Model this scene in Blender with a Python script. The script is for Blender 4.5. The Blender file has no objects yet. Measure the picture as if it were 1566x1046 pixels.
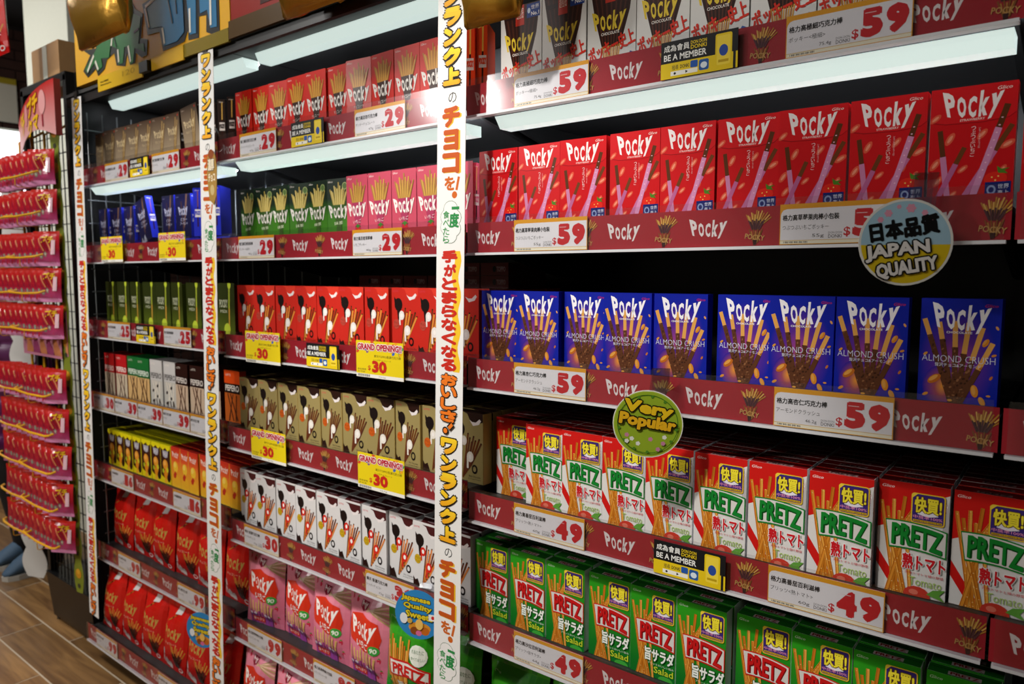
import bpy, math, random
from mathutils import Vector, Matrix
R = math.radians
rnd = random.Random(7)
scn = bpy.context.scene
COL = scn.collection

# ------------------------------------------------------------------ camera
cam_d = bpy.data.cameras.new('camera')
cam_d.sensor_fit = 'HORIZONTAL'
cam_d.sensor_width = 36.0
cam_d.lens = 36.0 * 1120.0 / 1566.0
cam_d.clip_start = 0.02
cam_d.dof.use_dof = True
cam_d.dof.focus_distance = 1.22
cam_d.dof.aperture_fstop = 5.0
cam = bpy.data.objects.new('camera', cam_d)
cam.location = (0.0, -1.1, 1.4)
cam.rotation_euler = (R(90 - 5.254), 0.0, R(38.283))
COL.objects.link(cam)
scn.camera = cam

# ------------------------------------------------------------------ world, store lights with one added fill, exposure
w = bpy.data.worlds.new('store_ambience')
scn.world = w
w.use_nodes = True
w.node_tree.nodes['Background'].inputs[0].default_value = (0.75, 0.78, 0.85, 1)
w.node_tree.nodes['Background'].inputs[1].default_value = 0.055

def area(name, loc, rot, sx, sy, power, col):
    l = bpy.data.lights.new(name, 'AREA')
    l.shape = 'RECTANGLE'; l.size = sx; l.size_y = sy
    l.energy = power; l.color = col
    o = bpy.data.objects.new(name, l)
    o.location = loc; o.rotation_euler = rot
    COL.objects.link(o)
    return o

def spot(name, loc, target, power, angle, blend, rad, col):
    l = bpy.data.lights.new(name, 'SPOT')
    l.energy = power; l.spot_size = R(angle); l.spot_blend = blend
    l.shadow_soft_size = rad; l.color = col
    o = bpy.data.objects.new(name, l)
    o.location = loc
    o.rotation_euler = (Vector(target) - Vector(loc)).to_track_quat('-Z', 'Y').to_euler()
    COL.objects.link(o)
    return o

area('ceiling_and_fill_light', (-1.35, -1.7, 3.1), (R(28), 0, 0), 1.0, 0.25, 17, (1.0, 0.97, 0.92))
area('ceiling_and_fill_light', (-2.9, -1.6, 3.1), (R(25), 0, 0), 1.6, 0.25, 22, (1.0, 0.97, 0.92))
area('ceiling_and_fill_light', (-4.3, -3.7, 2.9), (R(58), 0, R(-28)), 0.3, 0.3, 50, (1.0, 0.97, 0.93))
area('ceiling_and_fill_light', (-4.9, -0.6, 3.2), (0, 0, 0), 1.2, 0.4, 28, (1.0, 0.96, 0.9))  # added fill, no such lamp seen; brightens pillar, shopper and floor
spot('ceiling_spot', (-1.05, -1.5, 3.05), (-0.94, 0.0, 0.98), 172, 36, 0.45, 0.05, (1.0, 0.95, 0.88))
spot('ceiling_spot', (-2.2, -1.6, 3.05), (-2.1, 0.0, 0.75), 66, 46, 0.6, 0.06, (1.0, 0.94, 0.86))
scn.view_settings.view_transform = 'Standard'
scn.view_settings.look = 'None'
scn.view_settings.gamma = 1.0
scn.view_settings.use_curve_mapping = False
scn.view_settings.exposure = 0.12

# ------------------------------------------------------------------ materials
def lin(h):
    if not isinstance(h, str):
        return tuple(h)
    h = h.lstrip('#')
    o = []
    for i in (0, 2, 4):
        c = int(h[i:i+2], 16) / 255.0
        o.append(c / 12.92 if c <= 0.04045 else ((c + 0.055) / 1.055) ** 2.4)
    return tuple(o)

MATS = {}
def mat(name, col=None, rough=0.5, metal=0.0, noise=0.0, nscale=40.0, bump=0.0, coat=0.0, attr=False, emit=0.0, emitcol=None, spec=0.5, stretch=None):
    m = bpy.data.materials.new(name)
    m.use_nodes = True
    nt = m.node_tree
    b = nt.nodes['Principled BSDF']
    b.inputs['Roughness'].default_value = rough
    b.inputs['Metallic'].default_value = metal
    b.inputs['Specular IOR Level'].default_value = spec
    if coat:
        b.inputs['Coat Weight'].default_value = coat
        b.inputs['Coat Roughness'].default_value = 0.08
    src = None
    if attr:
        a = nt.nodes.new('ShaderNodeAttribute'); a.attribute_name = 'ink'
        src = a.outputs['Color']
        nt.links.new(src, b.inputs['Base Color'])
    elif col is not None:
        b.inputs['Base Color'].default_value = (*lin(col), 1)
    if noise or bump:
        tc = nt.nodes.new('ShaderNodeTexCoord')
        mp = nt.nodes.new('ShaderNodeMapping')
        if stretch: mp.inputs['Scale'].default_value = stretch
        nz = nt.nodes.new('ShaderNodeTexNoise'); nz.inputs['Scale'].default_value = nscale; nz.inputs['Detail'].default_value = 4
        nt.links.new(tc.outputs['Object'], mp.inputs['Vector'])
        nt.links.new(mp.outputs['Vector'], nz.inputs['Vector'])
        if noise:
            mr = nt.nodes.new('ShaderNodeMapRange')
            mr.inputs['To Min'].default_value = 1 - noise; mr.inputs['To Max'].default_value = 1 + noise
            nt.links.new(nz.outputs['Fac'], mr.inputs['Value'])
            vm = nt.nodes.new('ShaderNodeVectorMath'); vm.operation = 'SCALE'
            if src: nt.links.new(src, vm.inputs[0])
            else: vm.inputs[0].default_value = lin(col)
            nt.links.new(mr.outputs['Result'], vm.inputs['Scale'])
            nt.links.new(vm.outputs['Vector'], b.inputs['Base Color'])
        if bump:
            bp = nt.nodes.new('ShaderNodeBump'); bp.inputs['Strength'].default_value = bump; bp.inputs['Distance'].default_value = 0.004
            nt.links.new(nz.outputs['Fac'], bp.inputs['Height'])
            nt.links.new(bp.outputs['Normal'], b.inputs['Normal'])
    if emit:
        b.inputs['Emission Color'].default_value = (*lin(emitcol or col), 1)
        b.inputs['Emission Strength'].default_value = emit
    MATS[name] = m
    return m

mat('printed_card', attr=True, rough=0.32, noise=0.03, nscale=60, spec=0.16)
mat('printed_film', attr=True, rough=0.22, noise=0.03, nscale=30, bump=0.25, spec=0.4)
mat('printed_paper', attr=True, rough=0.5, noise=0.02, spec=0.2)
mat('printed_strip', attr=True, rough=0.3, noise=0.03, spec=0.22)
mat('black_metal', '#141414', rough=0.42, noise=0.25, nscale=25)
mat('grey_metal', '#8a9094', rough=0.35, metal=0.7, noise=0.1)
mat('shelf_grey', '#2b2c2d', rough=0.45, noise=0.15)
mat('lip_white', '#cfd0d4', rough=0.3, noise=0.05)
mat('lamp_profile', '#c9d6d0', rough=0.35, emit=0.8, emitcol='#d4e8e2')
mat('lamp_glow', '#ffffff', emit=30.0, emitcol='#f2f7ff')
mat('black_plastic', '#101011', rough=0.35, noise=0.2)
mat('yellow_wire', '#e0a50c', rough=0.35, noise=0.08)
mat('gold_foil', '#b98a30', rough=0.22, metal=0.75, noise=0.2, nscale=14, bump=0.6)
mat('cardboard', '#b48a5a', rough=0.8, noise=0.08, nscale=30)
mat('white_panel', '#d9dccf', rough=0.7, noise=0.03)
mat('brick', '#3a2019', rough=0.85, noise=0.35, nscale=12, bump=0.4)
mat('mortar', '#1c1512', rough=0.9, noise=0.2)
mat('grout', '#c4b6a0', rough=0.8, noise=0.1)
mat('plaster_dark', '#151413', rough=0.9, noise=0.1)
mat('skin', '#c98f72', rough=0.5, noise=0.05)
mat('puffer_purple', '#5a1f54', rough=0.4, noise=0.15, nscale=20, bump=0.2)
mat('trouser_black', '#0d0d10', rough=0.8, noise=0.2)
mat('shoe_blue', '#3f5870', rough=0.7, noise=0.15, nscale=120)
mat('shoe_sole', '#b9b6ae', rough=0.6, noise=0.05)
mat('hair_dark', '#0c0908', rough=0.5, noise=0.2)

def wood_mat():
    m = bpy.data.materials.new('wood_tile'); m.use_nodes = True
    nt = m.node_tree; b = nt.nodes['Principled BSDF']
    b.inputs['Roughness'].default_value = 0.38
    tc = nt.nodes.new('ShaderNodeTexCoord'); mp = nt.nodes.new('ShaderNodeMapping'); mp.inputs['Scale'].default_value = (1.2, 14, 1)
    oi = nt.nodes.new('ShaderNodeObjectInfo')
    ad = nt.nodes.new('ShaderNodeVectorMath'); ad.operation = 'ADD'
    nt.links.new(tc.outputs['Object'], mp.inputs['Vector']); nt.links.new(mp.outputs['Vector'], ad.inputs[0])
    sc = nt.nodes.new('ShaderNodeVectorMath'); sc.operation = 'SCALE'; sc.inputs[0].default_value = (40, 70, 10)
    nt.links.new(oi.outputs['Random'], sc.inputs['Scale']); nt.links.new(sc.outputs['Vector'], ad.inputs[1])
    nz = nt.nodes.new('ShaderNodeTexNoise'); nz.inputs['Scale'].default_value = 2.2; nz.inputs['Detail'].default_value = 7; nz.inputs['Distortion'].default_value = 0.8
    nt.links.new(ad.outputs['Vector'], nz.inputs['Vector'])
    cr = nt.nodes.new('ShaderNodeValToRGB')
    cr.color_ramp.elements[0].position = 0.3; cr.color_ramp.elements[0].color = (*lin('#6a4a2c'), 1)
    cr.color_ramp.elements[1].position = 0.72; cr.color_ramp.elements[1].color = (*lin('#a47c4c'), 1)
    nt.links.new(nz.outputs['Fac'], cr.inputs['Fac'])
    mr = nt.nodes.new('ShaderNodeMapRange'); mr.inputs['To Min'].default_value = 0.7; mr.inputs['To Max'].default_value = 1.25
    nt.links.new(oi.outputs['Random'], mr.inputs['Value'])
    vm = nt.nodes.new('ShaderNodeVectorMath'); vm.operation = 'SCALE'
    nt.links.new(cr.outputs['Color'], vm.inputs[0]); nt.links.new(mr.outputs['Result'], vm.inputs['Scale'])
    nt.links.new(vm.outputs['Vector'], b.inputs['Base Color'])
    MATS['wood_tile'] = m
wood_mat()

def clear_mat(name, tint, base, edge):
    m = bpy.data.materials.new(name); m.use_nodes = True
    nt = m.node_tree; nt.nodes.clear()
    out = nt.nodes.new('ShaderNodeOutputMaterial')
    tr = nt.nodes.new('ShaderNodeBsdfTransparent'); tr.inputs[0].default_value = (*tint, 1)
    gl = nt.nodes.new('ShaderNodeBsdfGlossy'); gl.inputs['Roughness'].default_value = 0.12
    lw = nt.nodes.new('ShaderNodeLayerWeight'); lw.inputs[0].default_value = 0.5
    pw = nt.nodes.new('ShaderNodeMath'); pw.operation = 'POWER'; pw.inputs[1].default_value = 4.0
    mr = nt.nodes.new('ShaderNodeMath'); mr.operation = 'MULTIPLY_ADD'; mr.inputs[1].default_value = edge; mr.inputs[2].default_value = base
    mx = nt.nodes.new('ShaderNodeMixShader')
    nt.links.new(lw.outputs['Facing'], pw.inputs[0]); nt.links.new(pw.outputs[0], mr.inputs[0]); nt.links.new(mr.outputs[0], mx.inputs[0])
    nt.links.new(tr.outputs[0], mx.inputs[1]); nt.links.new(gl.outputs[0], mx.inputs[2])
    nt.links.new(mx.outputs[0], out.inputs[0])
    MATS[name] = m
clear_mat('clear_plastic', (0.95, 0.95, 0.96), 0.05, 0.6)
clear_mat('clear_arm', (0.86, 0.87, 0.9), 0.12, 0.6)

# ------------------------------------------------------------------ mesh helpers
class MB:
    """collects coloured faces and links them as one mesh object"""
    def __init__(s): s.v = []; s.f = []; s.c = []
    def face(s, pts, cols):
        n = len(s.v)
        s.v.extend(pts); s.f.append(tuple(range(n, n + len(pts))))
        if isinstance(cols, list): s.c.extend(cols)
        else: s.c.extend([cols] * len(pts))
    def box(s, x0, y0, z0, x1, y1, z1, col=(0.5, 0.5, 0.5), top=None, right=None, front=None):
        n = len(s.v)
        s.v.extend([(x0,y0,z0),(x1,y0,z0),(x1,y1,z0),(x0,y1,z0),(x0,y0,z1),(x1,y0,z1),(x1,y1,z1),(x0,y1,z1)])
        for q, c in (((0,1,5,4), front or col), ((1,2,6,5), right or col), ((2,3,7,6), col), ((3,0,4,7), right or col), ((4,5,6,7), top or col), ((3,2,1,0), col)):
            s.f.append(tuple(n + i for i in q)); s.c.extend([c] * 4)
        return s
    def tube(s, path, r, n=6, col=(0.5,0.5,0.5)):
        rings = []
        P = [Vector(p) for p in path]
        for i, p in enumerate(P):
            d = (P[min(i+1, len(P)-1)] - P[max(i-1, 0)]).normalized()
            a = d.orthogonal().normalized() if i == 0 else (a - d * a.dot(d)).normalized()
            b = d.cross(a)
            rr = r[i] if isinstance(r, (list, tuple)) else r
            k = len(s.v)
            for j in range(n):
                t = 2 * math.pi * j / n
                s.v.append(tuple(p + a * (rr * math.cos(t)) + b * (rr * math.sin(t))))
            rings.append(k)
        for k0, k1 in zip(rings, rings[1:]):
            for j in range(n):
                s.f.append((k0 + j, k0 + (j+1) % n, k1 + (j+1) % n, k1 + j)); s.c.extend([col] * 4)
        s.f.append(tuple(rings[0] + j for j in reversed(range(n)))); s.c.extend([col] * n)
        s.f.append(tuple(rings[-1] + j for j in range(n))); s.c.extend([col] * n)
        return s
    def loft(s, rings, col=(0.5,0.5,0.5), cap=True):
        base = []
        for r in rings:
            base.append(len(s.v)); s.v.extend([tuple(p) for p in r])
        n = len(rings[0])
        for k0, k1 in zip(base, base[1:]):
            for j in range(n):
                s.f.append((k0 + j, k0 + (j+1) % n, k1 + (j+1) % n, k1 + j)); s.c.extend([col] * 4)
        if cap:
            s.f.append(tuple(base[0] + j for j in reversed(range(n)))); s.c.extend([col] * n)
            s.f.append(tuple(base[-1] + j for j in range(n))); s.c.extend([col] * n)
        return s
    def prism(s, pts, y0, y1, col=(0.5,0.5,0.5)):
        """(x, z) outline extruded from y0 (front) to y1"""
        n = len(pts); k = len(s.v)
        s.v.extend([(x, y0, z) for x, z in pts]); s.v.extend([(x, y1, z) for x, z in pts])
        s.f.append(tuple(range(k, k + n))); s.f.append(tuple(range(k + 2*n - 1, k + n - 1, -1))); s.c.extend([col] * (2 * n))
        for j in range(n):
            s.f.append((k + j, k + n + j, k + n + (j+1) % n, k + (j+1) % n)); s.c.extend([col] * 4)
        return s
    def mesh(s, name, m, smooth=False):
        me = bpy.data.meshes.new(name)
        me.from_pydata(s.v, [], s.f)
        a = me.color_attributes.new('ink', 'FLOAT_COLOR', 'CORNER')
        flat = []
        for c in s.c: flat.extend((c[0], c[1], c[2], 1.0))
        a.data.foreach_set('color', flat)
        me.materials.append(MATS[m])
        if smooth: me.polygons.foreach_set('use_smooth', [True] * len(me.polygons))
        me.update()
        return me
    def build(s, name, m, parent=None, smooth=False):
        return link(name, s.mesh(name, m, smooth), parent)

def link(name, data, parent=None, loc=None, rot=None):
    o = bpy.data.objects.new(name, data)
    COL.objects.link(o)
    if parent: o.parent = parent
    if loc: o.location = loc
    if rot: o.rotation_euler = rot
    return o
def tag(o, label, cat, group=None):
    o['label'] = label; o['category'] = cat
    if group: o['group'] = group
    return o
def struct(o, label=None):
    o['kind'] = 'structure'
    if label: o['label'] = label
    return o
def empty(name, loc=(0,0,0), rz=0.0):
    o = link(name, None); o.location = loc; o.rotation_euler = (0, 0, rz)
    return o

# ------------------------------------------------------------------ flat print (lettering and pictures as thin layers)
GC = {}
def glyphs(s, off=0.0):
    k = (s, off)
    if k not in GC:
        cu = bpy.data.curves.new('lettering', 'FONT')
        cu.body = s; cu.offset = off; cu.resolution_u = 2; cu.fill_mode = 'FRONT'
        ob = bpy.data.objects.new('lettering', cu)
        me = ob.to_mesh()
        V = [(v.co.x, v.co.y) for v in me.vertices]; F = [tuple(p.vertices) for p in me.polygons]
        ob.to_mesh_clear(); bpy.data.objects.remove(ob); bpy.data.curves.remove(cu)
        GC[k] = (V, F)
    return GC[k]

def clip(pts, ax, val, ge):
    out = []
    n = len(pts)
    for i in range(n):
        a, b = pts[i], pts[(i+1) % n]
        ia = (a[ax] >= val) if ge else (a[ax] <= val)
        ib = (b[ax] >= val) if ge else (b[ax] <= val)
        if ia: out.append(a)
        if ia != ib:
            t = (val - a[ax]) / (b[ax] - a[ax])
            out.append(tuple(p + (q - p) * t for p, q in zip(a, b)))
    return out

EPS = 0.00004
class Art:
    """print laid out in millimetres, u to the right and v up"""
    def __init__(s, w, h, bg=None): 
        s.w, s.h, s.F, s.L, s.E = w, h, [], 0, 0
        if bg: s.rect(0, 0, w, h, bg)
    def poly(s, pts, col, new=True):
        s.E += 1
        if isinstance(col, list): c = [lin(x) for x in col]
        else: c = [lin(col)] * len(pts)
        s.F.append((s.E, [(p[0], p[1], *q) for p, q in zip(pts, c)]))
    def rect(s, a, b, c, d, col, new=True): s.poly([(a,b),(c,b),(c,d),(a,d)], col, new)
    def grad(s, a, b, c, d, lo, hi): s.poly([(a,b),(c,b),(c,d),(a,d)], [lo, lo, hi, hi])
    def rrect(s, a, b, c, d, r, col):
        p = []
        for cx, cy, t0 in ((c-r, b+r, -90), (c-r, d-r, 0), (a+r, d-r, 90), (a+r, b+r, 180)):
            for k in range(4):
                t = R(t0 + 30 * k); p.append((cx + r * math.cos(t), cy + r * math.sin(t)))
        s.poly(p, col)
    def ell(s, u, v, a, b, col, rot=0, n=14, new=True):
        ca, sa = math.cos(R(rot)), math.sin(R(rot))
        s.poly([(u + a*math.cos(t)*ca - b*math.sin(t)*sa, v + a*math.cos(t)*sa + b*math.sin(t)*ca) for t in [2*math.pi*k/n for k in range(n)]], col, new)
    def glow(s, u, v, rads, cols, n=20):
        """round colour blend printed on the card"""
        s.E += 1
        cl = [lin(c) for c in cols]
        for k in range(n):
            t0, t1 = 2*math.pi*k/n, 2*math.pi*(k+1)/n
            prev = [(u, v, *cl[0])] 
            for i, (ra, rb) in enumerate(rads):
                p0 = (u + ra*math.cos(t0), v + rb*math.sin(t0), *cl[i+1]); p1 = (u + ra*math.cos(t1), v + rb*math.sin(t1), *cl[i+1])
                s.F.append((s.E, [prev[0], p0, p1] if len(prev) == 1 else [prev[0], p0, p1, prev[1]]))
                prev = [p0, p1]
    def line(s, p, q, w, col, w2=None, new=True):
        d = (q[0]-p[0], q[1]-p[1]); L = math.hypot(*d) or 1
        nx, ny = -d[1]/L, d[0]/L
        w2 = w if w2 is None else w2
        s.poly([(p[0]+nx*w/2, p[1]+ny*w/2), (p[0]-nx*w/2, p[1]-ny*w/2), (q[0]-nx*w2/2, q[1]-ny*w2/2), (q[0]+nx*w2/2, q[1]+ny*w2/2)], col, new)
    def stick(s, p, q, w, c1, c2, f, new=True):
        m = (p[0]+(q[0]-p[0])*f, p[1]+(q[1]-p[1])*f)
        s.line(p, m, w, c1, new=new); s.line(m, q, w*1.12, c2, new=False)
    def text(s, t, a, b, c, d, col, off=0.0, rot=0, shear=0, warp=None, out=None, col2=None):
        """fit the words into the rectangle a..c, b..d; off thickens the strokes, out draws a border round them"""
        asc = all(ord(ch_) < 128 for ch_ in t)
        f0 = min(off, 0.02) if asc else 0.0
        V, F = glyphs(t, f0)
        if not V: return
        x0 = min(p[0] for p in V); x1 = max(p[0] for p in V); y0 = min(p[1] for p in V); y1 = max(p[1] for p in V)
        ca, sa = math.cos(R(rot)), math.sin(R(rot)); cx, cy = (a+c)/2, (b+d)/2
        H = d - b
        fat = max(0.0, off - f0) * H
        if fat < 0.22: fat = 0.0
        a2, c2, b2, d2 = a + fat, c - fat, b + fat, d - fat
        Q = []
        for x, y in V:
            u = (x - x0) / ((x1 - x0) or 1); v = (y - y0) / ((y1 - y0) or 1)
            vv = v
            if warp: u, v = warp(u, v)
            X = a2 + u*(c2-a2) + shear*(v-0.5)*H - cx; Y = b2 + v*(d2-b2) - cy
            Q.append((cx + X*ca - Y*sa, cy + X*sa + Y*ca, vv))
        def stamp(rad, col, col2, n):
            l1 = lin(col); l2 = lin(col2) if col2 else l1
            sh = [(0, 0)] if rad <= 0 else [(rad*math.cos(2*math.pi*(k + 0.5)/n), rad*math.sin(2*math.pi*(k + 0.5)/n)) for k in range(n)] + [(0, 0)]
            for dx, dy in sh:
                s.E += 1
                for f in F:
                    s.F.append((s.E, [(Q[i][0] + dx, Q[i][1] + dy, *(l1[k] + (l2[k]-l1[k])*min(1, max(0, Q[i][2])) for k in range(3))) for i in f]))
        if out: stamp(fat + out[1]*H, out[0], None, 8)
        stamp(fat, col, col2, 6 if H > 12 else 4)
    def vtext(s, t, u, vt, cw, ch, col, gap=0.0, **kw):
        for i, ch_ in enumerate(t):
            v1 = vt - i * (ch + gap)
            s.text(ch_, u - cw/2, v1 - ch, u + cw/2, v1, col, **kw)
    def pocky(s, a, b, c, d, col, rot=0, off=0.045):
        W, H = c - a, d - b
        ca, sa = math.cos(R(rot)), math.sin(R(rot)); cx, cy = (a+c)/2, (b+d)/2
        cc = lin(col)
        for g, x0, x1, y0, y1 in (('P', 0.02, 0.20, 0.02, 1.0), ('O', 0.23, 0.385, 0.06, 0.88), ('C', 0.42, 0.56, 0.06, 0.88), ('k', 0.605, 0.765, 0.05, 1.05), ('y', 0.785, 0.975, -0.12, 0.82)):
            V, F = glyphs(g, off); V0 = V
            mx0 = min(p[0] for p in V0); mx1 = max(p[0] for p in V0); my0 = min(p[1] for p in V0); my1 = max(p[1] for p in V0)
            Q = []
            for x, y in V:
                u = x0 + (x-mx0)/(mx1-mx0)*(x1-x0); v = y0 + (y-my0)/(my1-my0)*(y1-y0)
                u2 = 0.5 + (u-0.5)*(0.82 + 0.2*v)
                v2 = v - 0.18*(1 - (2*u-1)**2) + 0.1
                X = (u2-0.5)*W; Y = (v2-0.5)*H
                Q.append((cx + X*ca - Y*sa, cy + X*sa + Y*ca))
            s.E += 1
            for f in F: s.F.append((s.E, [(*Q[i], *cc) for i in f]))
    def layers(s):
        """stack the elements: each lies one thin layer above whatever it covers"""
        grp = {}
        for e, p in s.F: grp.setdefault(e, []).append(p)
        done = []; out = []
        for e in sorted(grp):
            us = [q[0] for p in grp[e] for q in p]; vs = [q[1] for p in grp[e] for q in p]
            bb = (min(us), min(vs), max(us), max(vs))
            lay = 1
            for b2, l2 in done:
                if l2 >= lay and b2[0] < bb[2] and b2[2] > bb[0] and b2[1] < bb[3] and b2[3] > bb[1]: lay = l2 + 1
            done.append((bb, lay))
            out.extend((lay, p) for p in grp[e])
        return out
    def mesh(s, name, m, y=0.0, surf=None, grid=None, eps=EPS, cutout=True, du=0.0):
        mb = MB()
        for L, p in s.layers():
            if cutout:
                for ax, val, ge in ((0, 0, True), (0, s.w, False), (1, 0, True), (1, s.h, False)):
                    p = clip(p, ax, val, ge)
                    if len(p) < 3: break
                if len(p) < 3: continue
            cells = [p]
            if grid:
                nx, ny = grid
                tmp = []
                u0, u1 = min(q[0] for q in p), max(q[0] for q in p)
                v0, v1 = min(q[1] for q in p), max(q[1] for q in p)
                for i in range(max(0, int(u0/s.w*nx)), min(nx-1, int(u1/s.w*nx)) + 1):
                    pi = clip(clip(p, 0, s.w*i/nx, True), 0, s.w*(i+1)/nx, False) if True else p
                    if len(pi) < 3: continue
                    for j in range(max(0, int(v0/s.h*ny)), min(ny-1, int(v1/s.h*ny)) + 1):
                        pj = clip(pi, 1, s.h*j/ny, True)
                        if len(pj) >= 3: pj = clip(pj, 1, s.h*(j+1)/ny, False)
                        if len(pj) >= 3: tmp.append(pj)
                cells = tmp
            for q in cells:
                pts = []
                for t in q:
                    yy = y - L*eps
                    if surf: yy += surf(t[0]/s.w, t[1]/s.h)
                    pts.append(((t[0]-du)/1000.0, yy, t[1]/1000.0))
                mb.face(pts, [t[2:5] for t in q])
        return mb.mesh(name, m, smooth=bool(surf))
ORD = ['first','second','third','fourth','fifth','sixth','seventh','eighth','ninth','tenth','eleventh','twelfth','thirteenth','fourteenth','fifteenth','sixteenth']
# ------------------------------------------------------------------ the setting: floor planks, ceiling, far brick wall
fl = MB().box(-9, -4.5, -0.05, 3, 3.5, -0.0012).build('floor', 'grout'); struct(fl)
PW, PL, GR = 0.157, 0.70, 0.006
plank_me = MB().box(-PL/2 + GR/2, -PW/2 + GR/2, -0.02, PL/2 - GR/2, PW/2 - GR/2, 0.0).mesh('plank', 'wood_tile')
spots = []
for j in range(-22, 20):
    yc = -0.12 + j * PW
    for i in range(-6, 8):
        off = {0: 0.0, 1: 0.245, 2: -0.1, -1: 0.42, -2: 0.15, 3: 0.3}.get(j, (j * 0.29) % 0.7)
        xc = -3.245 + PL/2 + off + (i - 2) * PL
        if xc < -6.35 or xc > 1.2 or (yc > 0.05 and xc > -2.5): continue
        spots.append((math.hypot(xc + 3.4, (yc + 0.1)*1.2), xc, yc))
spots.sort()
for _, xc, yc in spots[:290]: link('plank', plank_me, fl, (xc, yc, 0.0))
m = MB()
for _, xc, yc in spots[290:]: m.box(xc - PL/2 + GR/2, yc - PW/2 + GR/2, -0.02, xc + PL/2 - GR/2, yc + PW/2 - GR/2, 0.0)
m.build('far_planks', 'wood_tile', fl)['kind'] = 'stuff'
struct(MB().box(-9, -4.5, 3.3, 3, 3.5, 3.36).build('ceiling', 'plaster_dark'))
struct(MB().box(-9, -4.6, 0, 3, -4.5, 3.3).build('wall_front', 'white_panel'))
wl = MB().box(-6.7, -4.5, 0, -6.62, 3.5, 3.3).build('wall_left', 'mortar'); struct(wl)
brick_me = MB().box(0, -0.105, -0.034, 0.022, 0.105, 0.034).mesh('brick', 'brick')
bs = []
for r_ in range(0, 43):
    for c_ in range(-16, 15):
        y = 0.1 + c_ * 0.22 + (0.11 if r_ % 2 else 0); z = 0.04 + r_ * 0.076
        bs.append((math.hypot(y - 0.9, (z - 2.7)*0.8), y, z))
bs.sort()
for _, y, z in bs[:260]: link('brick', brick_me, wl, (-6.62 + rnd.uniform(-0.004, 0.002), y, z))
m = MB()
for _, y, z in bs[260:]: m.box(-6.621, y - 0.105, z - 0.034, -6.599, y + 0.105, z + 0.034)
m.build('far_bricks', 'brick', wl)['kind'] = 'stuff'
struct(MB().box(-9, 3.4, 0, 3, 3.5, 3.3).build('wall_back', 'plaster_dark'))

# ------------------------------------------------------------------ shelving bays
BX = {0: (-0.08, 0.82), 1: (-0.98, -0.08), 2: (-1.88, -0.98), 3: (-2.78, -1.88)}
BN = {0: 'rightmost', 1: 'right', 2: 'middle', 3: 'left'}
ZB = {0: [1.705, 1.441, 1.173, 0.899, 0.640, 0.330, 0.09], 1: [1.705, 1.441, 1.173, 0.899, 0.640, 0.330, 0.09], 2: [1.703, 1.440, 1.176, 0.918, 0.652, 0.362, 0.09], 3: [1.700, 1.440, 1.184, 0.930, 0.678, 0.380, 0.09]}
YR = {(3, 6): -0.05, (2, 6): -0.05, (1, 6): -0.05, (0, 6): -0.05}
DK = 0.045
def deck(b, s): return ZB[b][s] + DK
RAIL_H = 0.058

def rail_art():
    a = Art(896, 58, '#a12630')
    for i in range(6):
        c = 53 + 150 * i
        a.pocky(c - 33, 16, c + 33, 42, '#e9e2df')
        if c + 75 > 890: continue
        u = c + 75
        a.L += 1
        for k in range(15):
            t = (k - 7) / 7.0
            a.line((u + 4 + t*19, 54 - abs(t)*7 - (k % 3)*2.5), (u + t*7, 30), 1.7, '#e0b45c' if k % 2 else '#b98434')
        for k in range(9):
            t = (k - 4) / 4.0
            a.line((u + 1 + t*12, 40 - abs(t)*2 - (k % 2)*2), (u + t*5, 24), 2.2, '#3e2026' if k % 2 else '#583038')
        for k in range(7):
            t = (k - 3) / 3.0
            a.line((u + t*10, 25 - (k % 2)*3), (u + t*3, 5), 1.5, '#b8843e' if k % 2 else '#8a5a28')
        a.poly([(u-4, 9), (u+3, 9), (u+1, 2), (u-3, 1)], '#3a1c1e')
        a.text('POCKY', u - 16, 9, u + 14, 17, '#c99a5a', off=0.04, rot=-8)
    return a
RAIL = rail_art().mesh('printed_strip', 'printed_strip', du=448)

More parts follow.
